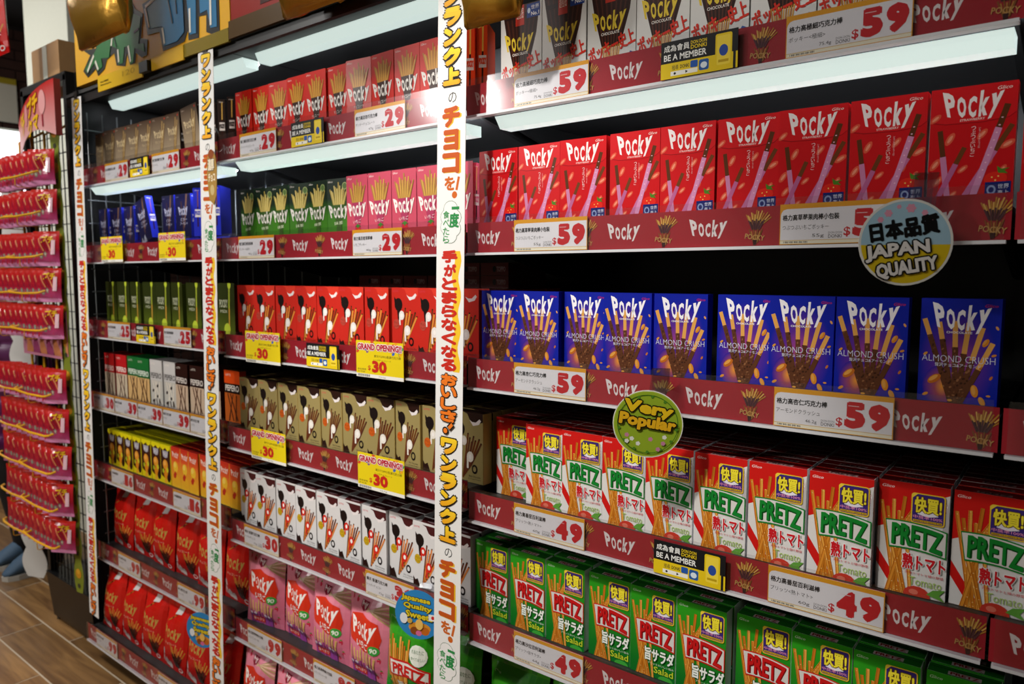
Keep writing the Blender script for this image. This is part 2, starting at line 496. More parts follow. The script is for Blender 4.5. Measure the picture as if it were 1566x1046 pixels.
def make_bay(b):
    x0, x1 = BX[b]
    e = empty('shelf_bay', ((x0 + x1)/2, 0.45, 0))
    e['label'] = {0: 'black metal shelf bay cut off by the right edge of the picture', 1: 'black metal shelf bay on the right holding tomato and salad pretzel cartons', 2: 'black metal shelf bay in the middle between two white hanging banners', 3: 'black metal shelf bay at the far left end beside the wire rack'}[b]
    e['category'] = 'shelf'
    e['group'] = 'bays of the snack shelving'
    cx = (x0 + x1)/2
    def part(name, m, mt, par=e):
        # geometry is written in world coordinates; shift to the bay's origin
        base = Vector((cx, 0.45, 0))
        m.v = [tuple(Vector(p) - base) for p in m.v]
        return m.build(name, mt, par)
    part('back_panel', MB().box(x0 + 0.002, 0.462, 0.02, x1 - 0.002, 0.49, 2.0), 'black_metal')
    for xx in (x0 + 0.004, x1 - 0.019):
        part('upright', MB().box(xx, 0.43, 0.0, xx + 0.015, 0.46, 2.0), 'black_metal')
    zs = ZB[b]
    for s, zb in enumerate(zs):
        yr = YR.get((b, s), 0.0)
        sh = part('shelf', MB().box(x0 + 0.003, yr + 0.002, zb + DK - 0.026, x1 - 0.003, 0.455, zb + DK - 0.001), 'shelf_grey')
        part('rail_channel', MB().box(x0 + 0.006, yr - 0.003, zb + 0.002, x1 - 0.006, yr + 0.002, zb + 0.06), 'black_plastic', sh)
        part('rail_lip', MB().box(x0 + 0.006, yr - 0.012, zb - 0.003, x1 - 0.006, yr + 0.004, zb + 0.0015), 'lip_white', sh)
        st = link('printed_strip', RAIL, sh); st.location = (0, yr - 0.0035 - 0.45, zb + 0.002)
        part('clear_fence', MB().box(x0 + 0.008, yr - 0.0115, zb + 0.0015, x1 - 0.008, yr - 0.0105, zb + 0.07), 'clear_plastic', sh)
        for xx in (x0 + 0.012, x1 - 0.022):
            m = MB(); sec = [(0.05, zb + 0.018), (0.43, zb + 0.018), (0.43, zb - 0.05), (0.34, zb - 0.045)]
            if s == len(zs) - 1: sec = [(0.0, zb + 0.018), (0.43, zb + 0.018), (0.43, zb - 0.045), (0.0, zb - 0.045)]
            m.loft([[(xx, p, q) for p, q in sec], [(xx + 0.01, p, q) for p, q in sec]])
            part('bracket', m, 'black_metal', sh)
        if s == 0:
            m = MB(); y, z = 0.006, zb - 0.004
            sec = [(y, z), (y + 0.016, z - 0.021), (y + 0.05, z - 0.021), (y + 0.05, z)]
            m.loft([[(x0 + 0.065, p, q) for p, q in sec], [(x1 - 0.012, p, q) for p, q in sec]])
            part('lamp_profile', m, 'lamp_profile', sh)
            part('lamp_tube', MB().loft([[(x_, y + 0.0505, z - 0.002), (x_, y + 0.066, z - 0.002), (x_, y + 0.0505, z - 0.02)] for x_ in (x0 + 0.08, x1 - 0.03)]), 'lamp_glow', sh)
    # canopy with its own lamp
    cn = part('canopy', MB().box(x0 + 0.002, -0.02, 2.002, x1 - 0.002, 0.46, 2.015), 'black_metal')
    part('canopy_edge', MB().box(x0 + 0.002, -0.03, 1.966, x1 - 0.002, -0.018, 1.992), 'black_plastic', cn)
    part('canopy_groove', MB().box(x0 + 0.002, -0.034, 1.996, x1 - 0.002, -0.02, 2.006), 'shelf_grey', cn)
    m = MB(); y, z = 0.085, 2.002
    sec = [(y, z), (y + 0.012, z - 0.024), (y + 0.05, z - 0.024), (y + 0.05, z)]
    m.loft([[(x0 + 0.05, p, q) for p, q in sec], [(x1 - 0.012, p, q) for p, q in sec]])
    part('lamp_profile', m, 'lamp_profile', cn)
    part('lamp_tube', MB().loft([[(x_, y + 0.0505, z - 0.002), (x_, y + 0.066, z - 0.002), (x_, y + 0.0505, z - 0.023)] for x_ in (x0 + 0.06, x1 - 0.03)]), 'lamp_glow', cn)
    if b == 3:
        m = MB()
        for k in range(9): m.tube([(x0 + 0.006, 0.03 + k*0.05, 0.1), (x0 + 0.006, 0.03 + k*0.05, 1.96)], 0.0022, 5)
        for k in range(23): m.tube([(x0 + 0.006, 0.02, 0.14 + k*0.08), (x0 + 0.006, 0.44, 0.14 + k*0.08)], 0.0022, 5)
        part('side_grid', m, 'grey_metal')
        m = MB()
        for k in range(9): m.tube([(x0 + 0.03 + k*0.1, 0.45, 0.9), (x0 + 0.03 + k*0.1, 0.45, 1.96)], 0.002, 5)
        part('back_grid', m, 'grey_metal')
    part('kick_plate', MB().box(x0 + 0.003, 0.02, 0.0, x1 - 0.003, 0.04, zs[-1] + 0.018), 'black_metal')
    return e
for b in (1, 2, 3, 0): make_bay(b)
# ------------------------------------------------------------------ product prints
def dip(a, p, q, w, c1, c2, f, new=True): a.stick(p, q, w, c1, c2, f, new)

def glico(a, u, v, col='#f2e8e2', w=16): 
    a.text('Glico', u, v, u + w, v + w*0.26, col, shear=0.3)

def art_ultra():
    a = Art(96, 155, '#e2e0dc')
    a.poly([(4, 155), (92, 155), (84, 100), (66, 42), (30, 42), (14, 100)], '#3a1a12')
    a.L += 1
    for k in range(15):
        t = k / 14.0
        a.line((6 + 84*t, 155), (31 + 34*t, 42), 1.3, '#5c3020' if k % 2 else '#241008', new=False)
    a.poly([(10, 140), (86, 140), (83, 132), (13, 132)], '#2a120c')
    a.L += 1
    for k in range(10):
        a.line((31 + 3.8*k, 46), (36 + 2.6*k, 8), 2.4, '#d9a24e' if k % 2 else '#b97a30', new=False)
    a.rect(36, 118, 56, 155, '#c8321e'); a.text('超極細', 38, 130, 54, 150, '#f4e6d8')
    a.rect(62, 128, 92, 153, '#1c3c8c'); a.text('世界', 72, 142, 90, 150, '#ffffff'); a.text('No.1', 72, 131, 90, 138, '#ffffff', off=0.02); a.ell(67, 141, 3.4, 5, '#cfe0f0')
    a.pocky(8, 72, 80, 104, '#e8c93a')
    a.text('CHOCOLATE', 28, 64, 64, 69, '#f0e8e0', off=0.02)
    a.text('ポッキー史上', 1, 30, 95, 58, '#d8301e', off=0.03, rot=15)
    a.poly([(76, 14), (94, 14), (94, 26), (86, 30)], '#1f55a0')
    a.text('No.1', 78, 15, 93, 22, '#ffffff', off=0.02)
    return a

def art_straw():
    a = Art(96, 158, '#c3141a')
    a.poly([(0, 116), (18, 112), (60, 111), (88, 114), (96, 120), (96, 158), (0, 158)], '#cb1a20')
    a.poly([(0, 116), (18, 112), (60, 111), (88, 114), (96, 120), (96, 119), (88, 113), (60, 110), (18, 111), (0, 115)], '#8a0c12')
    for u, v, s_, r_ in ((6, 120, 8, 40), (24, 92, 9, 60), (60, 95, 8, 50), (8, 60, 9, 55), (88, 80, 9, 30), (70, 60, 6, 70), (40, 52, 7, 40), (84, 48, 7, 60), (12, 38, 8, 50), (30, 20, 6, 40)):
        a.ell(u, v, s_, s_*0.45, '#d9573f', r_); a.ell(u, v, s_*0.6, s_*0.2, '#e88f72', r_)
    dip(a, (12, 104), (26, 0), 6.2, '#5a3018', '#c57ca4', 0.33)
    dip(a, (41, 80), (6, 0), 5.8, '#6a3a1c', '#b5608e', 0.26)
    dip(a, (92, 104), (34, 0), 6.0, '#6a3a1c', '#c06c9a', 0.3)
    dip(a, (86, 130), (48, 0), 7.0, '#5a3018', '#cf8ab2', 0.22)
    for k in range(9):
        a.ell(60 + k*2.6, 40 + k*9.2, 1.2, 0.8, '#e8b8cc', new=(k == 0))
    a.pocky(12, 118, 84, 151, '#f0e6e6')
    a.text('STRAWBERRY', 34, 113.5, 62, 116.5, '#f0c8c4', off=0.02)
    glico(a, 74, 149)
    a.vtext('つぶつぶいちご', 50, 106, 5.2, 5.0, '#f2dcdc', gap=0.6, off=0.02)
    a.vtext('いちごの果肉たっぷり', 57, 104, 2.0, 2.2, '#f2c8c8', gap=0.5)
    a.ell(77, 37, 13, 9, '#d9281c'); a.ell(73, 39, 1, 1, '#f0c060'); a.ell(80, 40, 1, 1, '#f0c060'); a.ell(77, 35, 1, 1, '#f0c060')
    a.poly([(80, 44), (90, 43), (86, 47), (92, 50), (83, 49), (78, 53), (79, 46)], '#4c7a24')
    a.rect(66, 10, 94, 33, '#1b2468'); a.ell(73, 23, 5, 6, '#8fa0c8'); a.ell(73, 23, 3, 3.6, '#1b2468'); a.text('世界', 80, 24, 92, 30, '#e8ecf8'); a.text('売上', 80, 16, 92, 22, '#e8ecf8')
    return a

def art_almond():
    a = Art(94, 150, '#12219a')
    a.glow(46, 66, ((24, 34), (46, 72)), ('#a8467e', '#5a2a8c', '#12219a'))
    a.glow(30, 30, ((9, 14), (24, 30)), ('#e09030', '#9a4a5a', '#2a1f92'))
    r2 = random.Random(3)
    for (x0, y0, f) in ((5, 122, 0.18), (23, 118, 0.2), (42, 120, 0.3), (58, 118, 0.36), (74, 112, 0.4), (86, 92, 0.4)):
        dip(a, (x0, y0), (46 + (x0-46)*0.06, 2), 6.2, '#dba050', '#5a3420', f)
    a.L += 1
    for (x0, y0, f) in ((5, 122, 0.2), (23, 118, 0.22), (42, 120, 0.32), (58, 118, 0.38), (74, 112, 0.42)):
        for k in range(17):
            t = f + (1 - f) * k / 17.0
            x1 = 46 + (x0-46)*0.06
            a.ell(x0 + (x1-x0)*t + r2.uniform(-3.2, 3.2), y0 + (2-y0)*t + r2.uniform(-2, 2), r2.uniform(1.3, 2.6), r2.uniform(0.9, 1.7), r2.choice(['#6e452c', '#3a2014', '#8a5c3c', '#4c2c1c']), r2.uniform(0, 90), n=6, new=False)
    a.pocky(13, 108, 85, 142, '#f1eff4')
    a.text('CHOCOLATE', 32, 103, 62, 106, '#f1eff4', off=0.02)
    a.text('ALMOND CRUSH', 4, 64, 90, 73, '#cfd2e6', off=-0.012)
    a.text('贅沢チョコ&アーモンド', 20, 57.5, 74, 62.5, '#d8daea', off=0.012)
    glico(a, 75, 139, '#c82820', 15)
    for u, v, s_, r_, c in ((20, 40, 9.5, 38, '#b86420'), (68, 27, 8.5, 100, '#cf8228'), (77, 14, 6.5, 115, '#d89030'), (78, 92, 6, 60, '#d08024'), (10, 18, 4, 30, '#d08a34'), (86, 46, 3, 60, '#b86a28'), (8, 74, 3.2, 40, '#d09038'), (88, 76, 3, 20, '#c88030'), (74, 58, 2.4, 50, '#b0682a'), (40, 12, 3, 0, '#d89a40'), (84, 22, 2.6, 0, '#d08a34'), (90, 112, 2.8, 120, '#d89a50')):
        a.ell(u, v, s_, s_*0.52, c, r_); 
        if s_ > 5: a.ell(u - 1, v + 1, s_*0.7, s_*0.26, '#d99a48', r_)
    return a

def sticker(a, u0, v0, u1, v1):
    w_ = u1 - u0
    a.rrect(u0, v0, u1, v1, 4, '#e6c02c'); a.rrect(u0 + 1.6, v0 + 1.6, u1 - 1.6, v1 - 1.6, 3, '#3c2a78')
    a.poly([(u0, v1 - 9), (u0 + 9, v1), (u0 + 3, v1), (u0, v1 - 3)], '#f0d040')
    a.poly([(u0 + 8, v0 + 14), (u0 + 13, v0 + 21), (u0 + w_*0.5, v0 + 18), (u1 - 12, v0 + 22), (u1 - 8, v0 + 14), (u0 + w_*0.5, v0 + 11)], '#e8e4ee')
    a.text('快買!', u0 + 4, v0 + 16, u1 - 4, v1 - 5, '#f2e23a', off=0.03, out=('#5a3a10', 0.04))
    a.text('中獎率100%', u0 + 3, v0 + 7.5, u1 - 3, v0 + 12.5, '#f49ac0', off=0.03)
    a.rect(u0 + 3, v0 + 2.6, u1 - 3, v0 + 6, '#c8a020'); a.text('2020.12.1-2021.4.30', u0 + 4, v0 + 3.2, u1 - 4, v0 + 5.3, '#2a2030')

def pretz_sticks(a, h):
    a.L += 1
    r2 = random.Random(5)
    for k, (x0, y0, x1) in enumerate(((4, h-18, 26), (12, h-26, 30), (20, h-14, 22), (27, h-30, 34), (34, h-8, 20), (9, h-44, 38), (42, h-32, 14), (16, h-50, 40), (36, h-46, 46), (48, h-20, 34))):
        y1 = -4 if k != 9 else h - 46
        a.line((x0, y0), (x1, y1), 4.6, ('#d98a2e', '#c4741f', '#e3a044')[k % 3], new=True)
        a.line((x0 - 1.4, y0), (x1 - 1.4, y1), 0.9, '#a85a14', new=False)
        for q in range(7):
            t = r2.random(); a.ell(x0 + (x1-x0)*t, y0 + (y1-y0)*t, 1.0, 0.6, '#f0c880', n=5, new=False)

def banner_pretz(a, u0, v0, u1, v1, edge, fill, dark):
    n = 9
    up = [(u0 + (u1-u0)*k/n, v1 + (-1)*((k/n)**2)*6 + 2*math.sin(math.pi*k/n)) for k in range(n+1)]
    lo = [(u0 + 6 + (u1-u0-6)*k/n, v0 + 3*math.sin(math.pi*k/n) - (k/n)*4) for k in range(n+1)]
    a.poly(lo + up[::-1], edge)
    up2 = [(x, y - 2) for x, y in up]; lo2 = [(x, y + 2.4) for x, y in lo]
    up2[0] = (u0 + 1.4, up2[0][1]); lo2[0] = (u0 + 7, lo2[0][1]); up2[-1] = (u1 - 1.6, up2[-1][1]); lo2[-1] = (u1 - 1.6, lo2[-1][1])
    a.poly(lo2 + up2[::-1], '#d9d6d2')
    wp = lambda u, v: (u, v + 0.10*math.sin(math.pi*u) - 0.16*u)
    a.text('PRETZ', u0 + 9.5, v0 + 4.6, u1 - 4, v1 - 5, dark, off=0.06, warp=wp)
    a.text('PRETZ', u0 + 8.6, v0 + 5.6, u1 - 5, v1 - 4, fill, off=0.035, warp=wp)

def art_tomato():
    a = Art(89, 162, '#dcd9d6')
    a.poly([(0, 162), (89, 162), (89, 152), (60, 138), (46, 112), (0, 92)], '#cc1c18')
    a.poly([(0, 62), (0, 40), (26, 0), (40, 0)], '#cc1c18')
    pretz_sticks(a, 150)
    glico(a, 4, 152, '#f4ece8')
    a.ell(78, 128, 11, 16, '#e8e4e4'); a.vtext('のあなた', 84, 141, 4, 5, '#c83838')
    a.poly([(89, 150), (84, 120), (80, 90), (89, 86)], '#b9b5b6')
    sticker(a, 42, 106, 84, 150)
    banner_pretz(a, 10, 65, 88, 106, '#1c7a30', '#15812e', '#0b4a1a')
    a.text('熟トマト', 34, 38, 88, 61, '#cc1f28', off=0.03, out=('#eceaea', 0.05))
    a.text('完熟トマトと緑の野菜', 38, 31, 86, 35, '#c82838')
    a.text('Tomato', 44, 16, 84, 28, '#a5c266')
    a.ell(54, 2, 17, 13, '#c23a2c'); a.ell(50, 6, 6, 4, '#d8705c'); a.poly([(66, 6), (89, 0), (82, 8), (89, 17), (74, 14)], '#5f9a3c')
    return a

def art_salad():
    a = Art(88, 160, '#1d8420')
    a.grad(0, 0, 88, 160, '#0f6a24', '#2f9c1c')
    pretz_sticks(a, 150)
    glico(a, 4, 150, '#d8ecd0')
    sticker(a, 43, 106, 85, 152)
    banner_pretz(a, 11, 60, 87, 102, '#c8201c', '#c81a1c', '#7a0c10')
    a.text('旨サラダ', 30, 30, 87, 55, '#f2f4ee', off=0.03, out=('#0c5a20', 0.05))
    a.text('プリッとおいしい旨み', 36, 24, 86, 28, '#e4f0dc')
    a.text('Salad', 48, 10, 85, 22, '#cfdc34', off=0.01)
    a.ell(70, 1, 14, 7, '#3ea03a')
    return a

def art_fan(bg, bg2, stk, stk2, dipc, sub, subc, deco):
    a = Art(78, 147, bg)
    if bg2: a.grad(0, 0, 78, 60, bg2, bg2); a.grad(0, 60, 78, 100, bg2, bg)
    a.L += 1
    for k in range(13):
        t = (k - 6) / 6.0
        top = 138 - abs(t)*16 - (k % 3)*6
        m = (40 + t*18, 84)
        a.line((40 + t*30, top), m, 3.6, stk if k % 2 else stk2, new=True)
        a.line(m, (40 + t*7, 34), 3.8, dipc, new=False)
        a.line((40 + t*7, 34), (40 + t*10, 0), 3.2, dipc, new=False)
    if deco == 'stamp': a.ell(62, 128, 9, 9, '#9aa86a'); a.ell(62, 128, 7, 7, '#56703a')
    if deco == 'berry':
        a.ell(42, 16, 10, 13, '#c8202a'); a.poly([(32, 28), (42, 34), (52, 28), (46, 27), (42, 22), (38, 27)], '#3c7a2c')
    a.pocky(4, 52, 76, 84, '#ece6e0', rot=4)
    a.text(sub, 24, 36, 54, 44, subc, off=0.01, rot=4)
    glico(a, 4, 138)
    return a

def art_toppo(bg, wave, dot, stick_, leaf):
    a = Art(85, 150, bg)
    a.poly([(85, 150), (30, 150), (42, 146), (50, 132), (60, 124), (74, 128), (85, 132)], wave)
    a.poly([(48, 134), (58, 122), (74, 126), (80, 134), (76, 138), (66, 130), (56, 130)], '#e6dede')
    a.text('LOTTE', 4, 140, 22, 144, '#c83848', off=0.02)
    a.L += 1
    for k in range(8):
        a.line((44 + k*5.2, 104 - (k % 3)*7 - k*1.5), (30 + k*3.0, 8 + k*4), 4.4, stick_ if k % 2 else '#6a3418', new=True)
        a.ell(44 + k*5.2, 104 - (k % 3)*7 - k*1.5, 2.3, 1.6, '#3a1c10', new=False)
    # the four round letters of the name, plain blob in front
    a.ell(22, 112, 13, 15, '#1c1312'); a.poly([(9, 116), (8, 130), (16, 122)], '#1c1312'); a.poly([(17, 100), (27, 100), (28, 78), (20, 76)], '#1c1312')
    a.ell(32, 88, 8.5, 10.5, dot); a.ell(32, 88, 3.6, 5, '#f2eeea')
    a.rect(24, 66, 28.5, 88, dot)
    a.ell(50, 55, 9.5, 11.5, dot); a.ell(50, 55, 4, 5.4, '#f2eeea'); a.rect(40.5, 30, 45.5, 56, dot)
    a.ell(62, 30, 8, 10, '#1c1312'); a.ell(62, 30, 4.2, 5.6, bg)
    a.ell(15, 68, 10, 11, leaf); a.text('チョコ', 8, 68, 22, 74, '#3a2c10'); a.text('たっぷり', 8, 61, 22, 66, '#3a2c10')
    a.poly([(0, 0), (24, 0), (14, 22), (6, 18), (0, 26)], '#2a1612')
    a.text('Rich Chocolate', 46, 12, 78, 16, '#2a2020'); a.text('in Crispy Pretzel', 44, 6, 78, 10, '#2a2020')
    return a

def art_slim(bg, lo, acc, txt, tcol, w=78, h=147, stick_='#c8963c', drop='#b8c83a'):
    a = Art(w, h, bg)
    a.grad(0, 0, w, h*0.55, lo, bg)
    a.line((w*0.72, h), (w*0.66, 0), 5, stick_); a.line((w*0.72, h), (w*0.68, h*0.5), 6, acc)
    a.ell(w*0.55, h*0.1, w*0.18, h*0.12, drop); a.ell(w*0.72, h*0.96, w*0.09, h*0.07, drop)
    a.text(txt, w*0.14, h*0.52, w*0.6, h*0.68, tcol, off=0.02)
    a.text('MIDI', w*0.18, h*0.42, w*0.55, h*0.48, tcol)
    return a

def art_brown():
    a = Art(80, 142, '#4a382c')
    a.grad(0, 0, 80, 142, '#a8957a', '#4a382c')  # bottom tone lightened to imitate a gold-grey reflection on the carton
    for k in range(5): a.line((52 + k*5, 132 - k*4), (40 + k*2, 8), 3, '#b89a60' if k % 2 else '#6a4c30')
    a.pocky(8, 78, 66, 102, '#c9b48c', rot=4)
    a.text('冬のくちどけ', 16, 62, 60, 70, '#c9b48c'); glico(a, 4, 132, '#c8b8a8', 14); a.ell(70, 134, 3, 3, '#c03020')
    return a

def art_blue():
    a = Art(80, 142, '#1c1c58')
    a.grad(0, 0, 80, 142, '#10102c', '#1e1e4c')
    a.line((60, 142), (44, 40), 9, '#7a5a48', 3); a.line((30, 120), (40, 30), 5, '#4c3430')
    a.pocky(14, 78, 66, 104, '#b8bcd8', rot=6)
    a.text('ビター', 26, 60, 58, 70, '#b8bcd8', off=0.02); a.text('アーモンド', 22, 48, 62, 56, '#b8bcd8')
    a.poly([(6, 0), (14, 22), (22, 4), (34, 26), (44, 0)], '#8a8c9c'); glico(a, 4, 132, '#c0c4e0', 14)
    return a

def art_pepero(top, mid, lo, txt, dots=False):
    a = Art(80, 150, top)
    a.rect(0, 0, 80, 86, lo)
    a.rect(0, 84, 80, 112, mid)
    a.text('PEPERO', 5, 90, 75, 108, txt, off=0.03)
    a.text('LOTTE', 8, 134, 34, 140, '#e8e0d4')
    for k, (p, q) in enumerate((((16, 82), (44, 4)), ((44, 82), (20, 2)), ((62, 80), (56, 4)), ((30, 82), (66, 6)))):
        a.stick(p, q, 5, '#4a2414' if not dots else '#d8cfc0', '#4a2414' if not dots else '#3a2a20', 0.75)
    if dots:
        for k in range(8): a.ell(14 + (k*29) % 56, 14 + (k*17) % 66, 4, 5, '#2a2020')
    return a

def art_yellow():
    a = Art(60, 127, '#3c1a14')
    a.poly([(0, 127), (60, 127), (60, 116), (46, 108), (30, 118), (14, 108), (0, 116)], '#e2d414')
    a.poly([(0, 0), (60, 0), (60, 16), (40, 24), (18, 18), (0, 26)], '#d8c414')
    a.poly([(12, 108), (48, 108), (44, 88), (30, 84), (16, 88)], '#a9a6b0'); a.text('おいしい', 16, 91, 44, 104, '#e8e6ec', off=0.02)
    a.ell(28, 62, 16, 17, '#e0922a'); a.ell(24, 66, 8, 8, '#ecac50'); a.ell(30, 30, 13, 16, '#d8841e'); a.ell(40, 46, 7, 9, '#cfc42a'); a.ell(14, 40, 6, 8, '#a8b424')
    a.ell(48, 20, 11, 14, '#2a1210'); a.ell(28, 8, 9, 7, '#e0a030')
    return a

def art_mango():
    a = Art(58, 130, '#c8321e')
    a.grad(0, 0, 58, 84, '#e8b42a', '#dd6a2a'); a.grad(0, 84, 58, 130, '#dd5a2a', '#c4281e')
    a.pocky(8, 96, 50, 114, '#eadfd4')
    a.ell(28, 66, 15, 18, '#e8b832'); a.ell(24, 72, 8, 9, '#f0cc5a'); a.ell(32, 22, 16, 17, '#e6a828'); a.poly([(14, 40), (26, 52), (34, 44), (26, 28), (16, 30)], '#b82c1e')
    a.rect(0, 0, 3, 130, '#d89a28')
    return a

def top_pretz(w, d, bgc, lab, lc):
    t = Art(w, d, bgc)
    t.rect(0, d*0.62, w, d*0.68, '#0a3a10' if bgc.startswith('#1') else '#5a0a0c')
    t.rect(w*0.28, d*0.1, w*0.74, d*0.52, lc); t.text('PRETZ', w*0.31, d*0.15, w*0.71, d*0.47, lab, off=0.06)
    return t
def top_toppo(w, d, wave, edge):
    t = Art(w, d, wave)
    t.ell(w*0.6, d*0.45, w*0.3, d*0.34, '#3c1518'); t.ell(w*0.62, d*0.4, w*0.2, d*0.14, edge)
    t.poly([(0, 0), (w*0.3, 0), (w*0.12, d), (0, d)], '#8a8688' if wave != '#1a1410' else '#6a5a34')
    return t
def top_plain(w, d, c, c2):
    t = Art(w, d, c); t.rect(w*0.02, d*0.55, w*0.98, d*0.66, c2); return t

def side_fan(d, h, c, stk):
    t = Art(d, h, c)
    t.stick((d*0.6, h*0.95), (d*0.52, h*0.2), 3.2, stk, '#3a1a12', 0.45)
    t.rect(d*0.2, h*0.4, d*0.9, h*0.56, '#ece4de'); t.text('POCKY', d*0.22, h*0.44, d*0.88, h*0.53, c, off=0.05)
    glico(t, d*0.2, h*0.94, w=d*0.6)
    return t

# name, label noun, (w, depth, h) mm, side colour, top print, front print
KIND = {}
def kind(key, name, noun, dims, side, top, front, sideart=None, m='printed_card'):
    w_, d_, h_ = dims
    mb = MB()
    W, D, H = w_/1000, d_/1000, h_/1000
    bx_ = 0.0008
    c = lin(side)
    # carton with chamfered front and back edges
    out = [(-W/2, bx_), (-W/2 + bx_, 0), (W/2 - bx_, 0), (W/2, bx_), (W/2, D - bx_), (W/2 - bx_, D), (-W/2 + bx_, D), (-W/2, D - bx_)]
    mb.loft([[(x, y, 0) for x, y in out], [(x, y, H) for x, y in out]], c)
    for L, p in top.layers():
        q = p
        for ax, val, ge in ((0, 0, True), (0, top.w, False), (1, 0, True), (1, top.h, False)):
            q = clip(q, ax, val, ge) if len(q) >= 3 else q
        if len(q) < 3: continue
        mb.face([((t[0] - w_/2)/1000*0.985, t[1]/1000*0.97 + 0.0003, H + L*EPS) for t in q], [t[2:5] for t in q])
    if sideart:
        for L, p in sideart.layers():
            q = p
            for ax, val, ge in ((0, 0, True), (0, sideart.w, False), (1, 0, True), (1, sideart.h, False)):
                q = clip(q, ax, val, ge) if len(q) >= 3 else q
            if len(q) < 3: continue
            mb.face([(W/2 + L*EPS, t[0]/1000, t[1]/1000) for t in q], [t[2:5] for t in q])
    KIND[key] = dict(name=name, noun=noun, dims=(W, D, H), me=mb.mesh(name, m), art=front.mesh('printed_front', m, du=w_/2))

kind('ultra', 'thin_stick_carton', 'white carton of extra thin sticks with yellow lettering', (96, 24, 155), '#d8d6d2', top_plain(96, 24, '#d8d6d2', '#3a1a12'), art_ultra())
kind('straw', 'strawberry_stick_carton', 'bright red strawberry stick carton', (96, 24, 158), '#c01218', top_plain(96, 24, '#c8a0a0', '#c3141a'), art_straw())
kind('almond', 'almond_stick_carton', 'blue almond crush stick carton', (94, 24, 150), '#1226b4', top_plain(94, 24, '#12219a', '#0a1260'), art_almond())
kind('tomato', 'tomato_pretzel_carton', 'white and red tomato pretzel carton', (89, 26, 162), '#e6e6ea', top_pretz(89, 26, '#8a1216', '#1c1414', '#b08a8a'), art_tomato())
kind('salad', 'salad_pretzel_carton', 'green salad pretzel carton', (88, 26, 160), '#d0e4d4', top_pretz(88, 26, '#1f7a20', '#a01820', '#e4d4d4'), art_salad())
kind('choco', 'chocolate_stick_carton', 'orange red chocolate stick carton', (76, 22, 147), '#ee4a1c', top_plain(76, 22, '#d8a090', '#d8281c'), art_fan('#d0261a', None, '#dca23c', '#b87a28', '#3a1e14', 'チョコレート', '#e8d8cc', ''), side_fan(22, 147, '#ee4a1c', '#f0c050'))
kind('matcha', 'matcha_stick_carton', 'dark green matcha stick carton', (76, 22, 144), '#1f6a24', top_plain(76, 22, '#9ab09a', '#1a3a20'), art_fan('#16261a', '#3f7a20', '#d8c478', '#b8a050', '#3c5a24', '抹茶', '#d8e4c0', 'stamp'), side_fan(22, 144, '#2f7a2a', '#d8c478'))
kind('pink', 'pink_stick_carton', 'pink strawberry cream stick carton', (77, 22, 144), '#e8809a', top_plain(77, 22, '#e8a8b4', '#c8485e'), art_fan('#c24a60', None, '#c89a48', '#a07838', '#a8385a', 'いちご', '#f0d8d8', 'berry'), side_fan(22, 144, '#e06a86', '#d8b060'))
kind('toppo_red', 'filled_pretzel_carton', 'red filled pretzel carton with round letters', (84, 28, 147), '#e8402c', top_toppo(84, 28, '#8a1c1a', '#c8a0a0'), art_toppo('#c42a20', '#d83a2a', '#e8e0dc', '#d8903c', '#b84438'))
kind('toppo_gold', 'filled_pretzel_carton', 'gold filled pretzel carton with round letters', (86, 28, 149), '#b49a58', top_toppo(86, 28, '#1a1410', '#4a4038'), art_toppo('#9a8a58', '#2a1612', '#e8e2d8', '#5a3020', '#c85a1c'))
kind('toppo_white', 'filled_pretzel_carton', 'white filled pretzel carton with round letters', (85, 30, 155), '#d8d6d6', top_toppo(85, 30, '#4a1c1e', '#7a6266'), art_toppo('#d6d4d4', '#4a1c1e', '#d02a1e', '#d8823c', '#c4a01c'))
kind('brown', 'winter_stick_carton', 'brown winter stick carton', (80, 22, 142), '#2c1c16', top_plain(80, 22, '#6a5c50', '#3a2a22'), art_brown(), side_fan(22, 142, '#2c1c16', '#e0b050'))
kind('blue', 'bitter_stick_carton', 'dark blue bitter almond stick carton', (80, 24, 142), '#2028a0', top_plain(80, 24, '#8a90d8', '#2a36c8'), art_blue(), side_fan(24, 142, '#2a34c0', '#7a4a3a'))
kind('olive', 'slim_matcha_carton', 'olive green slim matcha carton', (78, 26, 142), '#3a4416', top_plain(78, 26, '#4a5520', '#2c3410'), art_slim('#2a3210', '#56641c', '#9aa634', 'POCKY', '#b8bca0'))
kind('pep_red', 'chocolate_dipped_carton', 'red chocolate dipped stick carton', (78, 22, 150), '#b01c20', top_plain(78, 22, '#8a1418', '#3a0a0c'), art_pepero('#b81c20', '#b01a1e', '#c8b8a0', '#ece4dc'))
kind('pep_green', 'almond_dipped_carton', 'green and tan almond dipped stick carton', (78, 22, 150), '#1c7a34', top_plain(78, 22, '#14602a', '#0a3014'), art_pepero('#1c6a30', '#1a6030', '#cfa870', '#e0e8dc'))
kind('pep_white', 'cookie_dipped_carton', 'white cookie dipped stick carton with dark spots', (80, 22, 150), '#c8c6c4', top_plain(80, 22, '#a8a6a6', '#4a4848'), art_pepero('#c6c4c2', '#c0bebc', '#bcb8b0', '#2a2626', True))
kind('pep_brown', 'nude_filled_carton', 'dark brown filled stick carton', (80, 22, 150), '#2a1410', top_plain(80, 22, '#2a1a14', '#100806'), art_pepero('#2a1410', '#241210', '#c0a890', '#e0d8d0'))
kind('pep_orange', 'crunchy_dipped_carton', 'orange and black crunchy stick carton', (80, 22, 150), '#c8401a', top_plain(80, 22, '#3a3414', '#1a1408'), art_pepero('#d84a14', '#1c1210', '#b85a20', '#e8e0d8'))
kind('yellow', 'small_yellow_carton', 'small yellow topped snack carton', (62, 40, 127), '#d8c818', top_plain(62, 40, '#b8b414', '#7a780c'), art_yellow())
